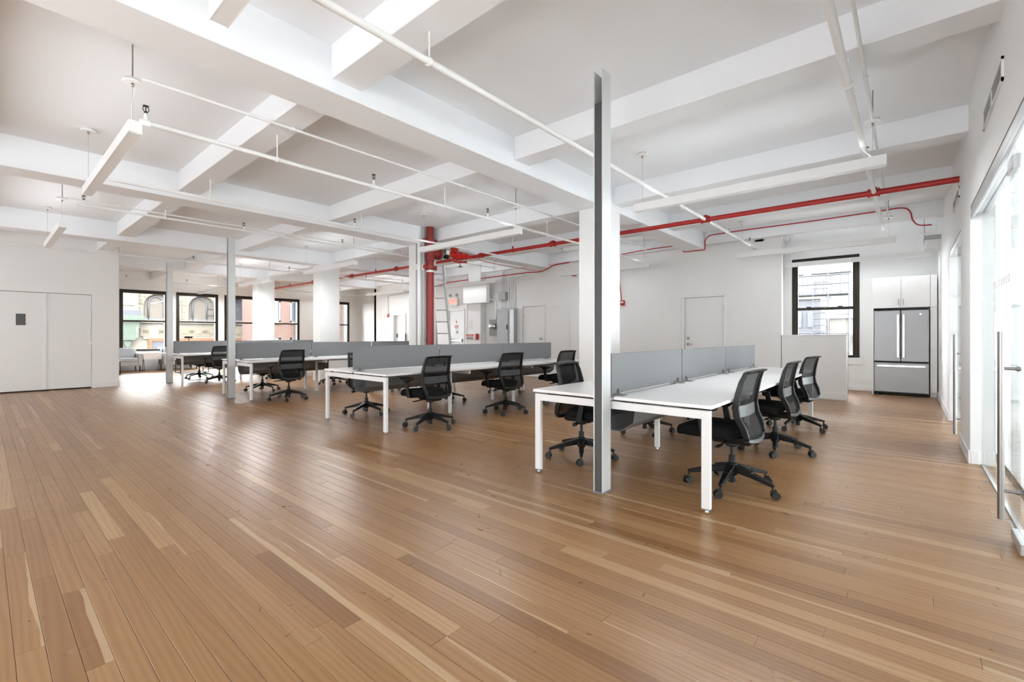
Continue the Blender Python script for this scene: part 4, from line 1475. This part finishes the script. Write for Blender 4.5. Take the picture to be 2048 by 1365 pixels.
sprinkler_pipe(2.41, 3.05, XREAR, 10.6, 0.024, (7.95, 10.1), (1.95, 4.12, 6.5, 8.6), 'white sprinkler pipe passing over the front bench toward the back wall')
sprinkler_pipe(4.80, 3.00, 0.86, 10.5, 0.021, (0.90, 3.05, 5.0, 8.2), (1.95, 4.15, 6.5), 'white sprinkler pipe starting at the near pendant over the open floor')
sprinkler_pipe(6.85, 3.00, 0.95, 7.4, 0.017, (4.0, 6.4), (1.95, 4.12), 'thin white sprinkler pipe ending at the red riser')
sprinkler_pipe(9.05, 3.12, 0.90, 7.4, 0.017, (0.98, 3.1, 5.0), (1.95, 4.12, 6.5), 'thin white sprinkler pipe near the second pendant row')
sprinkler_pipe(13.0, 3.00, 0.4, 10.6, 0.019, (3.35, 5.6, 8.0), (2.0, 4.12, 6.5, 8.6), 'white sprinkler pipe passing above the wall end beside the closet doors')
sprinkler_pipe(18.6, 3.00, 2.3, 12.1, 0.019, (3.0, 4.6, 6.9, 9.0), (4.12, 6.5, 8.6), 'white sprinkler pipe in front of the far windows')
sprinkler_pipe(0.33, 3.05, XREAR, 10.1, 0.026, (6.05,), (1.95, 4.12, 6.5, 8.6), 'white sprinkler pipe running beside the glass wall and crossing the red pipe')

# electrical conduits joining the pendant canopies
def conduit(y, z, x0, x1, label, r=0.013):
    p = empty('conduit', ((x0 + x1) / 2, y, z), label, 'conduit', 'white conduits feeding the pendants')
    MB().cyl((x0, y, z), (x1, y, z), r, n=10).build('conduit_run', 'pipe_white', p)
    x = x0 + 1.15
    while x < x1 - 0.3:
        zt = ZC if any(a - 0.05 < x < b + 0.05 for a, b in CROSS) else CEIL
        MB().cyl((x, y, z), (x, y, zt), 0.004, n=6).box(x - 0.015, x + 0.015, y - 0.018, y + 0.018, z - 0.018, z + 0.012).build('strap', 'pipe_white', p)
        x += 2.21
    return p


conduit(4.50, 3.225, 0.82, 9.98, 'thin white conduit linking the pendants over the open floor')
conduit(0.25, 3.225, -3.3, 9.98, 'thin white conduit linking the pendants beside the glass wall')
conduit(9.24, 3.225, 0.82, 9.98, 'thin white conduit linking the pendants of the third bench')
conduit(13.85, 3.225, 5.42, 9.98, 'thin white conduit linking the pendants of the rear bench')

# ---- red fire main
RX, RZ = 7.44, 3.05
rp = empty('fire_main_pipe', (RX, 8.5, RZ), 'long bright red fire main crossing the whole ceiling', 'pipe')
MB().cyl((RX, YR, RZ), (RX, 19.5, RZ), 0.036, n=20).build('pipe_run', 'red_pipe', rp)
for y in (0.33, 2.41, 5.35, 7.35, 9.9, 10.6, 12.9, 14.6, 15.4):
    cp = MB().cyl((RX, y - 0.06, RZ), (RX, y + 0.06, RZ), 0.046, n=18)
    for d in (-0.06, 0.045):
        cp.cyl((RX, y + d, RZ), (RX, y + d + 0.018, RZ), 0.055, n=18)
    cp.cyl((RX, y, RZ), (RX, y, RZ + 0.062), 0.034, n=16).cyl((RX, y, RZ + 0.062), (RX, y, RZ + 0.07), 0.026, n=12)
    cp.build('coupling', 'red_pipe', rp)
for y in (3.92, 6.4, 11.6, 14.0, 17.2):
    MB().lathe([(0.042, -0.02), (0.042, 0.02)], (RX, y, RZ), 18, 'y').cyl((RX, y, RZ + 0.036), (RX, y, RZ + 0.09), 0.018, n=10).build('hanger_ring', 'red_pipe', rp)
    MB().cyl((RX, y, RZ + 0.09), (RX, y, CEIL), 0.005, n=8).build('hanger_rod', 'pipe_white', rp)
MB().cyl((RX, 19.5, RZ), (RX, 19.56, RZ), 0.05, n=16).build('end_cap', 'red_pipe', rp)

# ---- riser and valve set at the second column
UX, UY = 6.19, 7.62
ri = empty('fire_riser', (UX, UY, 0), 'dark red vertical fire riser standing against the white column', 'pipe')
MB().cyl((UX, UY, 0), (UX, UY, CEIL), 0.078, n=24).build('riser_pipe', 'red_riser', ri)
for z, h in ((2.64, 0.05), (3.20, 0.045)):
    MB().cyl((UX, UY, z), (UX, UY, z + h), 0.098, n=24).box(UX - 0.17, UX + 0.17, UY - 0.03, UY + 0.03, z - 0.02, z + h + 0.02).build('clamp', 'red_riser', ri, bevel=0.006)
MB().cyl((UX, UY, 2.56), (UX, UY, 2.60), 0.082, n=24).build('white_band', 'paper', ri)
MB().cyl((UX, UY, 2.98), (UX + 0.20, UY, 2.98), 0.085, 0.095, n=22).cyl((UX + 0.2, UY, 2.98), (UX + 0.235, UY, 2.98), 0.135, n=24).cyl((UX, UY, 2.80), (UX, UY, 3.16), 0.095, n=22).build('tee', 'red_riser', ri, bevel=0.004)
va = MB().cyl((UX + 0.24, UY, 2.98), (UX + 0.275, UY, 2.98), 0.135, n=24).cyl((UX + 0.275, UY, 2.98), (UX + 0.46, UY, 2.98), 0.075, 0.07, n=20)
va.box(UX + 0.30, UX + 0.42, UY - 0.05, UY + 0.05, 3.0, 3.14)
v = va.build('valve_body', 'meter_grey', ri)
for k in range(8):
    t = 2 * PI * k / 8
    yy, zz = UY + 0.113 * math.cos(t), 2.98 + 0.113 * math.sin(t)
    MB().cyl((UX + 0.19, yy, zz), (UX + 0.29, yy, zz), 0.010, n=6).build('bolt', 'steel_handle', v)
B(UX + 0.36, UX + 0.45, UY - 0.105, UY - 0.085, 2.98, 3.07).build('valve_tag', 'paper', v)
MB().cyl((UX + 0.36, UY - 0.05, 2.93), (UX + 0.36, UY - 0.13, 2.91), 0.045, n=12).build('gauge', 'black_plastic', v)
MB().cyl((UX + 0.46, UY - 0.09, 2.93), (UX + 0.46, UY - 0.09, 2.99), 0.012, n=8).build('drain_cock', 'brass', v)
fv = MB()
xx = UX + 0.46
for ln, r in ((0.05, 0.085), (0.16, 0.058), (0.04, 0.088), (0.12, 0.062), (0.05, 0.085), (0.14, 0.05), (0.04, 0.068), (RX - UX - 1.06 - 0.036, 0.042)):
    fv.cyl((xx, UY, 2.98 + (xx - UX) * 0.045), (xx + ln, UY, 2.98 + (xx + ln - UX) * 0.045), r, n=18)
    xx += ln
fv.box(UX + 0.62, UX + 0.74, UY - 0.035, UY + 0.035, 3.07, 3.13)
fv.build('flow_valve', 'red_valve', ri)
MB().tube([(UX + 0.52, UY - 0.02, 2.90), (UX + 0.75, UY - 0.05, 2.86), (UX + 1.0, UY - 0.05, 2.89)], 0.026, 10).build('drain_pipe', 'red_pipe', ri)
B(UX + 0.66, UX + 0.82, UY + 0.02, UY + 0.10, 3.13, 3.24).build('flow_switch', 'red_device', ri, bevel=0.006)
MB().cyl((UX + 0.86, UY, 2.95), (UX + 0.86, UY, 2.78), 0.008, n=8).lathe([(0.05, 0), (0.05, 0.012), (0.02, 0.02)], (UX + 0.86, UY, 2.77), 14).build('hand_wheel', 'sprinkler_dark', ri)

# thin grey and white pipes beside the riser
for x, y, r, lab in ((6.085, 7.68, 0.022, 'slim grey pipe at the corner of the riser column'), (6.005, 7.80, 0.016, 'thinner white pipe on the side of the riser column'), (6.01, 7.73, 0.030, 'thicker white pipe beside the red riser')):
    ps = empty('vertical_pipe', (x - 0.03, y, 0), lab, 'pipe')
    MB().cyl((x - 0.03, y, 0), (x - 0.03, y, CEIL), r, n=14).build('pipe_run', 'pipe_white' if r > 0.025 else 'vent_grey', ps)
    MB().cyl((x - 0.03, y, 2.60), (x - 0.03, y, 2.72), r + 0.010, n=14).build('fitting', 'pipe_white', ps)

# ---- red flexible conduit along the back wall beam
def cord(name, pts, r, mat, label, cat, n=8, sub=6):
    P = [Vector(p) for p in pts]
    out = []
    for i in range(len(P) - 1):
        p0, p1, p2, p3 = P[max(i - 1, 0)], P[i], P[i + 1], P[min(i + 2, len(P) - 1)]
        for k in range(sub):
            t = k / sub
            out.append(0.5 * ((2 * p1) + (-p0 + p2) * t + (2 * p0 - 5 * p1 + 4 * p2 - p3) * t * t + (-p0 + 3 * p1 - 3 * p2 + p3) * t ** 3))
    out.append(P[-1])
    return MB().tube(out, r, n).build(name, mat, None, label, cat)


XF = 10.50 - 0.012
cord('alarm_conduit', [(XF, -0.30, 3.10), (XF, -0.14, 3.12), (XF, -0.06, 3.22), (XF, -0.02, 3.38), (XF, 0.10, 3.455), (XF, 0.5, 3.45), (XF, 1.5, 3.44), (XF, 2.4, 3.445), (XF, 3.05, 3.44), (XF, 3.30, 3.43), (XF, 3.40, 3.34), (XF, 3.405, 3.20), (XF, 3.43, 3.135), (XF, 3.60, 3.135), (XF, 3.84, 3.135), (XF, 3.90, 3.16)],
     0.011, 'red_pipe', 'thin red alarm conduit looping along the beam above the white door', 'conduit')
cord('alarm_conduit', [(XF, 3.90, 3.30), (XF, 4.6, 3.30), (XF, 5.3, 3.27), (XF, 5.58, 3.22), (XF + 0.15, 5.62, 3.10), (XB - 0.02, 5.62, 2.9), (XB - 0.02, 5.55, 2.3), (XB - 0.02, 5.53, 2.09)],
     0.011, 'red_pipe', 'thin red alarm conduit bending down beside the front column', 'conduit')
cord('alarm_conduit', [(XF, 7.0, 3.22), (XF, 7.5, 3.20), (XF, 7.72, 3.12), (XF, 8.0, 3.06), (XF, 8.5, 3.08), (XF, 9.2, 3.07), (XF, 10.2, 3.06), (XF, 11.5, 3.06), (XF, 12.0, 3.04), (XF, 12.4, 2.98), (XF, 12.9, 2.98)],
     0.016, 'red_pipe', 'red alarm conduit running above the meter and the exit sign', 'conduit')
cord('alarm_conduit', [(XB - 0.02, 13.9, 2.92), (XB - 0.02, 15.0, 2.86), (XB - 0.02, 15.70, 2.82), (XB - 0.02, 15.78, 2.76), (XB - 0.02, 15.78, 2.4), (XB - 0.02, 15.78, 2.09)],
     0.010, 'vent_grey', 'thin conduit dropping to the red alarm near the open doorway', 'conduit')
cord('alarm_conduit', [(UX + 0.8, UY + 0.06, 3.13), (7.3, 7.85, 3.13), (8.4, 8.1, 3.10), (9.6, 8.12, 3.09), (10.3, 8.0, 3.08), (XF, 7.9, 3.07)],
     0.008, 'red_pipe', 'thin red conduit running from the valve set to the back wall', 'conduit')

# ================================================================== WALL DEVICES
def strobe(x, y, z, lab):
    s = empty('fire_alarm', (x, y, z), lab, 'alarm')
    B(x - 0.05, x, y - 0.055, y + 0.055, z - 0.065, z + 0.065).build('housing', 'red_device', s, bevel=0.006)
    B(x - 0.062, x - 0.05, y - 0.04, y + 0.04, z - 0.005, z + 0.035).build('lens', 'paper', s, bevel=0.004)
    MB().lathe([(0.025, -0.05), (0.025, -0.058), (0.01, -0.06)], (x, y, z - 0.035), 12, 'x').build('horn', 'red_pipe', s)


strobe(XB, 5.50, 2.06, 'small red fire alarm on the wall right beside the front column')
strobe(XB, 15.78, 2.04, 'small red fire alarm beside the open doorway')
strobe(XB, 6.95, 2.93, 'small red fire alarm high on the wall above the flush door')

ex = empty('exit_sign', (10.62, 11.78, 2.22), 'white lit EXIT sign with red letters and twin emergency lamps', 'sign')
B(10.56, 10.60, 11.59, 11.97, 2.24, 2.53).build('face_panel', 'paper', ex, bevel=0.006)
B(10.60, XB, 11.65, 11.91, 2.28, 2.50).build('mounting_box', 'white_enamel', ex)
t = text_mesh('lettering', 'EXIT', 0.21, 'exit_glow', ex, (10.557, 11.78, 2.385), (PI / 2, 0, -PI / 2))
for yy in (11.63, 11.95):
    MB().cyl((10.62, yy, 2.53), (10.62, yy, 2.57), 0.012, n=8).lathe([(0.02, 0.03), (0.05, -0.01), (0.055, -0.05), (0.045, -0.055)], (10.60, yy, 2.61), 16, 'x').build('emergency_lamp', 'vent_grey', ex)
fp = empty('fire_notice_board', (XB, 10.98, 1.09), 'small red and white fire notice panel beside the exit door', 'panel')
B(10.40, 10.46, 10.50, 10.96, 1.10, 1.28).build('board', 'paper', fp, bevel=0.004)
B(10.395, 10.40, 10.62, 10.95, 1.20, 1.27).build('red_band', 'print_red', fp)
B(10.395, 10.40, 10.62, 10.95, 1.11, 1.18).build('grey_band', 'print_grey', fp)
for k in range(4):
    B(10.392, 10.396, 10.66 + k * 0.065, 10.70 + k * 0.065, 1.225, 1.245).build('printed_line', 'paper', fp)
B(10.37, 10.46, 10.44, 10.52, 1.09, 1.29).build('pull_station', 'red_device', fp, bevel=0.006)
nb = empty('notice_sheet', (10.46, 10.85, 1.5), 'white paper notice on the pilaster above the fire panel', 'notice')
B(10.452, 10.46, 10.74, 10.92, 1.45, 1.75).build('sheet', 'paper', nb)
for k in range(5):
    B(10.4505, 10.452, 10.77, 10.89, 1.50 + k * 0.045, 1.506 + k * 0.045).build('printed_line', 'print_grey', nb)

ep = empty('electrical_panel', (XB - 0.1, 9.36, 0.7), 'tall pale grey electrical cabinet on the back wall', 'panel')
B(XB - 0.16, XB - 0.001, 9.02, 9.72, 0.75, 2.05).build('cabinet_box', 'panel_grey', ep, bevel=0.004)
B(XB - 0.175, XB - 0.16, 9.25, 9.66, 0.82, 1.98).build('cabinet_door', 'panel_grey', ep, bevel=0.003)
B(XB - 0.19, XB - 0.175, 9.27, 9.30, 1.42, 1.56).build('latch', 'black_plastic', ep)
B(XB - 0.165, XB - 0.16, 9.03, 9.18, 0.80, 2.02).build('side_cover', 'aluminium', ep)
mt = empty('electric_meter', (XB - 0.1, 9.9, 1.2), 'dark grey electric meter with a round glass dome', 'meter')
B(XB - 0.13, XB, 9.73, 10.08, 1.23, 1.73).build('meter_box', 'meter_grey', mt, bevel=0.006)
MB().lathe([(0.10, 0), (0.10, -0.05), (0.085, -0.06), (0.085, -0.13), (0.07, -0.15), (0.02, -0.155)], (XB - 0.13, 9.90, 1.52), 24, 'x').build('meter_dome', 'chrome', mt)
jb = empty('junction_box', (XB - 0.06, 9.55, 2.35), 'square grey junction box above the electrical cabinet', 'box')
B(XB - 0.13, XB, 9.40, 9.68, 2.34, 2.58).build('box_body', 'panel_grey', jb, bevel=0.004)
B(XB - 0.135, XB - 0.13, 9.42, 9.66, 2.36, 2.56).build('cover', 'vent_grey', jb)
for i, (y, top) in enumerate(((9.62, 3.0), (9.56, 3.0), (9.48, 3.0), (9.34, 3.02), (9.24, 3.0), (9.17, 2.96), (9.10, 2.88))):
    z0 = 2.05
    if i < 3:
        pts = [(XB - 0.04, y, z0), (XB - 0.04, y, 2.34)]
        cord('wall_conduit', [(XB - 0.04, y, 2.58), (XB - 0.04, y, 2.8), (XB - 0.04, y, top), (XB - 0.04, y - 0.02, 3.2), (XB - 0.04, y - 0.2 + 0.05 * i, 3.35)], 0.015, 'pipe_white', ('outermost thin conduit rising from the junction box, beside the meter', 'middle thin conduit of three rising from the junction box', 'thin conduit rising from the junction box on its door side')[i], 'conduit')
        MB().tube(pts, 0.013, 8).build('nipple', 'pipe_white', jb)
    else:
        q = i - 3
        cord('wall_conduit', [(XB - 0.04, y, z0), (XB - 0.04, y, 2.5), (XB - 0.04, y, top - 0.12), (XB - 0.04, y - 0.06, top), (XB - 0.04, y - 0.3, top + 0.03), (XB - 0.04, y - 0.55 - 0.05 * q, top + 0.05)], 0.017, 'pipe_white', ('white bent conduit from the cabinet closest to the junction box', 'second white bent conduit from the cabinet, bending below the highest', 'third white bent conduit from the cabinet toward the utility door', 'lowest bending white conduit from the cabinet, closest to the utility door')[q], 'conduit')
cord('wall_conduit', [(XB - 0.05, 9.86, 1.73), (XB - 0.05, 9.86, 2.1), (XB - 0.05, 9.88, 2.26), (XB - 0.05, 9.98, 2.36), (10.40, 10.05, 2.37)], 0.028, 'pipe_white', 'thick white conduit arching up from the electric meter', 'conduit')
cord('wall_conduit', [(XB - 0.03, 11.20, 0), (XB - 0.03, 11.20, 1.2), (XB - 0.03, 11.20, 2.4), (XB - 0.03, 11.20, 3.2)], 0.02, 'pipe_white', 'upright white conduit between the exit door and pilaster', 'conduit')
# flush panel door next to the utility door
pd = empty('flush_panel', (XB - 0.01, 7.5, 0), 'flush white wall panel beside the utility door', 'panel')
B(XB - 0.02, XB - 0.001, 7.12, 7.92, 0.02, 2.08).build('panel_face', 'door_paint', pd, bevel=0.003)
B(XB - 0.024, XB - 0.02, 7.24, 7.80, 1.0, 1.98).build('panel_field', 'door_paint', pd, bevel=0.002)

sw = empty('wall_switch', (XB, 1.83, 1.03), 'white double outlet plate on the half wall', 'outlet')
B(XB - 0.006, XB, 1.77, 1.89, 1.02, 1.14).build('plate', 'white_enamel', sw, bevel=0.003)
for y in (1.80, 1.86):
    B(XB - 0.010, XB - 0.006, y - 0.017, y + 0.017, 1.045, 1.115).build('rocker', 'trim_paint', sw, bevel=0.002)


def vent(x0, x1, z0, z1, lab):
    v = empty('air_vent', ((x0 + x1) / 2, YR, z0), lab, 'vent')
    for s in ((x0, x1, z0, z0 + 0.02), (x0, x1, z1 - 0.02, z1), (x0, x0 + 0.02, z0, z1), (x1 - 0.02, x1, z0, z1), ((x0 + x1) / 2 - 0.01, (x0 + x1) / 2 + 0.01, z0, z1)):
        B(s[0], s[1], YR, YR + 0.012, s[2], s[3]).build('frame_bar', 'trim_paint', v)
    B(x0 + 0.01, x1 - 0.01, YR, YR + 0.003, z0 + 0.01, z1 - 0.01).build('backing', 'vent_grey', v)
    k = z0 + 0.03
    while k < z1 - 0.03:
        B(x0 + 0.02, x1 - 0.02, YR + 0.003, YR + 0.008, k, k + 0.008).build('louver', 'vent_grey', v)
        k += 0.022


vent(4.15, 5.10, 2.82, 2.97, 'wide slotted air vent above the near glass front')
vent(7.35, 8.25, 2.82, 2.95, 'slotted air vent above the further glass front')
ac = empty('air_handler', (11.6, -0.2, 2.85), 'small white boxed unit high in the kitchen corner', 'box')
B(11.3, 11.8, YR, -0.22, 2.98, 3.06).build('grey_top', 'vent_grey', ac, bevel=0.004)
B(11.32, 11.78, YR, -0.23, 2.82, 2.98).build('white_body', 'white_enamel', ac, bevel=0.004)

# ================================================================== LADDER
la = empty('ladder', (6.85, 7.72, 0), 'tall grey aluminium ladder leaning beside the red riser', 'ladder')
ft, tp = Vector((6.82, 7.80, 0)), Vector((6.37, 7.60, 2.72))
for s in (-1, 1):
    a = ft + Vector((0.11 * s, 0.13 * -s, 0.0))
    b = tp + Vector((0.075 * s, 0.095 * -s, 0))
    MB().bar(a, b, 0.022, 0.06, up=(0, 1, 0)).build('rail', 'ladder_grey', la)
for k in range(10):
    t = (0.28 + k * 0.27) / 2.9
    c = ft.lerp(tp, t)
    w = 0.11 + (0.075 - 0.11) * t
    h = 0.13 + (0.095 - 0.13) * t
    MB().cyl(c + Vector((w, -h, 0)), c + Vector((-w, h, 0)), 0.014, n=10).build('rung', 'panel_grey', la)

# ================================================================== KITCHEN
FX = 12.28
fr = empty('refrigerator', (FX + 0.3, 0.11, 0), 'stainless steel french door refrigerator with a bottom freezer drawer', 'refrigerator')
FY0, FY1 = -0.318, 0.545
B(FX + 0.07, XK - 0.03, FY0 + 0.01, FY1 - 0.01, 0.04, 1.735).build('body', 'meter_grey', fr)
B(FX + 0.02, XK - 0.03, FY0 + 0.02, FY1 - 0.02, 1.735, 1.765).build('hinge_cover', 'black_plastic', fr)
ymid = (FY0 + FY1) / 2
for a, b, s in ((FY0, ymid - 0.004, -1), (ymid + 0.004, FY1, 1)):
    dd = B(FX, FX + 0.07, a, b, 0.695, 1.745).build('door', 'steel', fr, bevel=0.012, seg=3)
    yh = ymid + s * 0.045
    MB().bar((FX - 0.045, yh, 0.78), (FX - 0.045, yh, 1.66), 0.022, 0.035, up=(0, 1, 0)).box(FX - 0.045, FX, yh - 0.014, yh + 0.014, 0.80, 0.84).box(FX - 0.045, FX, yh - 0.014, yh + 0.014, 1.60, 1.64).build('handle', 'chrome', dd, bevel=0.006)
dd = B(FX, FX + 0.07, FY0, FY1, 0.06, 0.668).build('freezer_drawer', 'steel', fr, bevel=0.012, seg=3)
MB().bar((FX - 0.045, FY0 + 0.05, 0.60), (FX - 0.045, FY1 - 0.05, 0.60), 0.022, 0.035).box(FX - 0.045, FX, FY0 + 0.07, FY0 + 0.1, 0.588, 0.612).box(FX - 0.045, FX, FY1 - 0.1, FY1 - 0.07, 0.588, 0.612).build('handle', 'chrome', dd, bevel=0.006)
B(FX + 0.03, FX + 0.2, FY0 + 0.02, FY1 - 0.02, 0.672, 0.692).build('gap_seal', 'black_plastic', fr)
B(FX + 0.05, XK - 0.05, FY0 + 0.02, FY1 - 0.02, 0.015, 0.05).build('plinth', 'black_plastic', fr)
for y in (FY0 + 0.1, FY1 - 0.1):
    MB().cyl((FX + 0.06, y, 0), (FX + 0.06, y, 0.04), 0.02, n=10).build('foot', 'black_plastic', fr)
MB().lathe([(0.018, 0), (0.018, -0.002)], (FX, ymid - 0.30, 1.66), 14, 'x').build('badge', 'chrome', fr)

uc = empty('wall_cabinet', (FX + 0.3, 0.11, 1.8), 'white two door cabinet above the refrigerator', 'cabinet')
B(FX + 0.04, XK - 0.002, FY0 - 0.012, FY1 + 0.03, 1.80, 2.43).build('carcass', 'laminate_white', uc)
for a, b, s in ((FY0 - 0.01, ymid - 0.002, -1), (ymid + 0.002, FY1 + 0.028, 1)):
    dd = B(FX + 0.018, FX + 0.04, a, b, 1.80, 2.432).build('door', 'laminate_white', uc, bevel=0.0015)
    MB().cyl((FX - 0.008, ymid + s * 0.035, 1.85), (FX - 0.008, ymid + s * 0.035, 1.98), 0.005, n=8).cyl((FX + 0.018, ymid + s * 0.035, 1.86), (FX - 0.008, ymid + s * 0.035, 1.86), 0.004, n=6).cyl((FX + 0.018, ymid + s * 0.035, 1.97), (FX - 0.008, ymid + s * 0.035, 1.97), 0.004, n=6).build('handle', 'steel_handle', dd)
B(FX, XK - 0.01, FY1 + 0.006, FY1 + 0.028, 0, 1.80).build('side_panel', 'laminate_white', uc)
tc_ = empty('tall_cabinet', (FX + 0.3, -0.39, 0), 'tall white pantry cabinet beside the refrigerator and glass wall', 'cabinet')
TY0, TY1 = YR + 0.018, FY0 - 0.016
B(FX + 0.04, XK - 0.002, TY0, TY1, 0.10, 2.43).build('carcass', 'laminate_white', tc_)
B(FX + 0.018, FX + 0.04, TY0, TY1, 1.80, 2.432).build('door', 'laminate_white', tc_, bevel=0.0015)
B(FX + 0.018, FX + 0.04, TY0, TY1, 0.10, 1.796).build('door', 'laminate_white', tc_, bevel=0.0015)
B(FX + 0.08, XK - 0.01, TY0, TY1, 0, 0.10).build('plinth', 'laminate_edge', tc_)

# ================================================================== LOUNGE
def armchair(x0, x1, y0, y1, lab):
    a = empty('armchair', ((x0 + x1) / 2, (y0 + y1) / 2, 0), lab, 'armchair', 'grey armchairs under the far windows')
    B(x0 + 0.11, x1 - 0.11, y0 + 0.02, y1 - 0.05, 0.20, 0.34).build('seat_base', 'sofa_fabric', a, bevel=0.012, seg=2)
    B(x0 + 0.115, x1 - 0.115, y0, y1 - 0.22, 0.34, 0.47).build('seat_cushion', 'sofa_fabric', a, bevel=0.03, seg=3)
    B(x0 + 0.115, x1 - 0.115, y1 - 0.30, y1 - 0.10, 0.46, 0.80).build('back_cushion', 'sofa_fabric', a, bevel=0.045, seg=3)
    B(x0 + 0.05, x1 - 0.05, y1 - 0.12, y1, 0.20, 0.76).build('backrest', 'sofa_fabric', a, bevel=0.02, seg=2)
    for xa in (x0, x1 - 0.11):
        B(xa, xa + 0.11, y0 + 0.01, y1 - 0.02, 0.20, 0.62).build('armrest', 'sofa_fabric', a, bevel=0.015, seg=2)
    for xa in (x0 + 0.05, x1 - 0.08):
        for ya in (y0 + 0.04, y1 - 0.09):
            B(xa, xa + 0.03, ya, ya + 0.03, 0, 0.20).build('leg', 'black_steel', a)


armchair(2.45, 3.62, 19.75, 20.55, 'pale grey two seat armchair at the window next to the wall end')
armchair(4.20, 5.25, 19.70, 20.50, 'pale grey armchair at the window partly behind the slim pole')
st = empty('side_table', (3.9, 20.1, 0), 'white side table on thin black legs between the two armchairs', 'table')
B(3.66, 4.17, 19.85, 20.38, 0.40, 0.64).build('top_box', 'laminate_white', st, bevel=0.004)
for xa in (3.68, 4.14):
    for dx in (-0.05, 0.05):
        MB().bar((xa, 19.9 + 0.1 + dx, 0.40), (xa, 20.0 + dx * 3, 0.012), 0.016, 0.016).build('leg', 'black_steel', st)
    MB().bar((xa, 19.82, 0.008), (xa, 20.38, 0.008), 0.016, 0.016).build('foot_bar', 'black_steel', st)
for x0, x1, y0, y1, lab in ((4.20, 5.0, 17.7, 18.3, 'low white coffee table on a thin black frame behind the rear bench'), (2.32, 2.86, 18.6, 19.2, 'low black framed table at the wall end before the armchair')):
    ct = empty('coffee_table', ((x0 + x1) / 2, (y0 + y1) / 2, 0), lab, 'table')
    B(x0, x1, y0, y1, 0.42, 0.445).build('tabletop', 'laminate_white', ct, bevel=0.003)
    for xa in (x0, x1 - 0.02):
        for ya in (y0, y1 - 0.02):
            B(xa, xa + 0.02, ya, ya + 0.02, 0, 0.42).build('leg', 'black_steel', ct)
        B(xa, xa + 0.02, y0 + 0.02, y1 - 0.02, 0, 0.02).build('foot_bar', 'black_steel', ct)
    for ya in (y0, y1 - 0.02):
        B(x0 + 0.02, x1 - 0.02, ya, ya + 0.02, 0, 0.02).build('foot_bar', 'black_steel', ct)
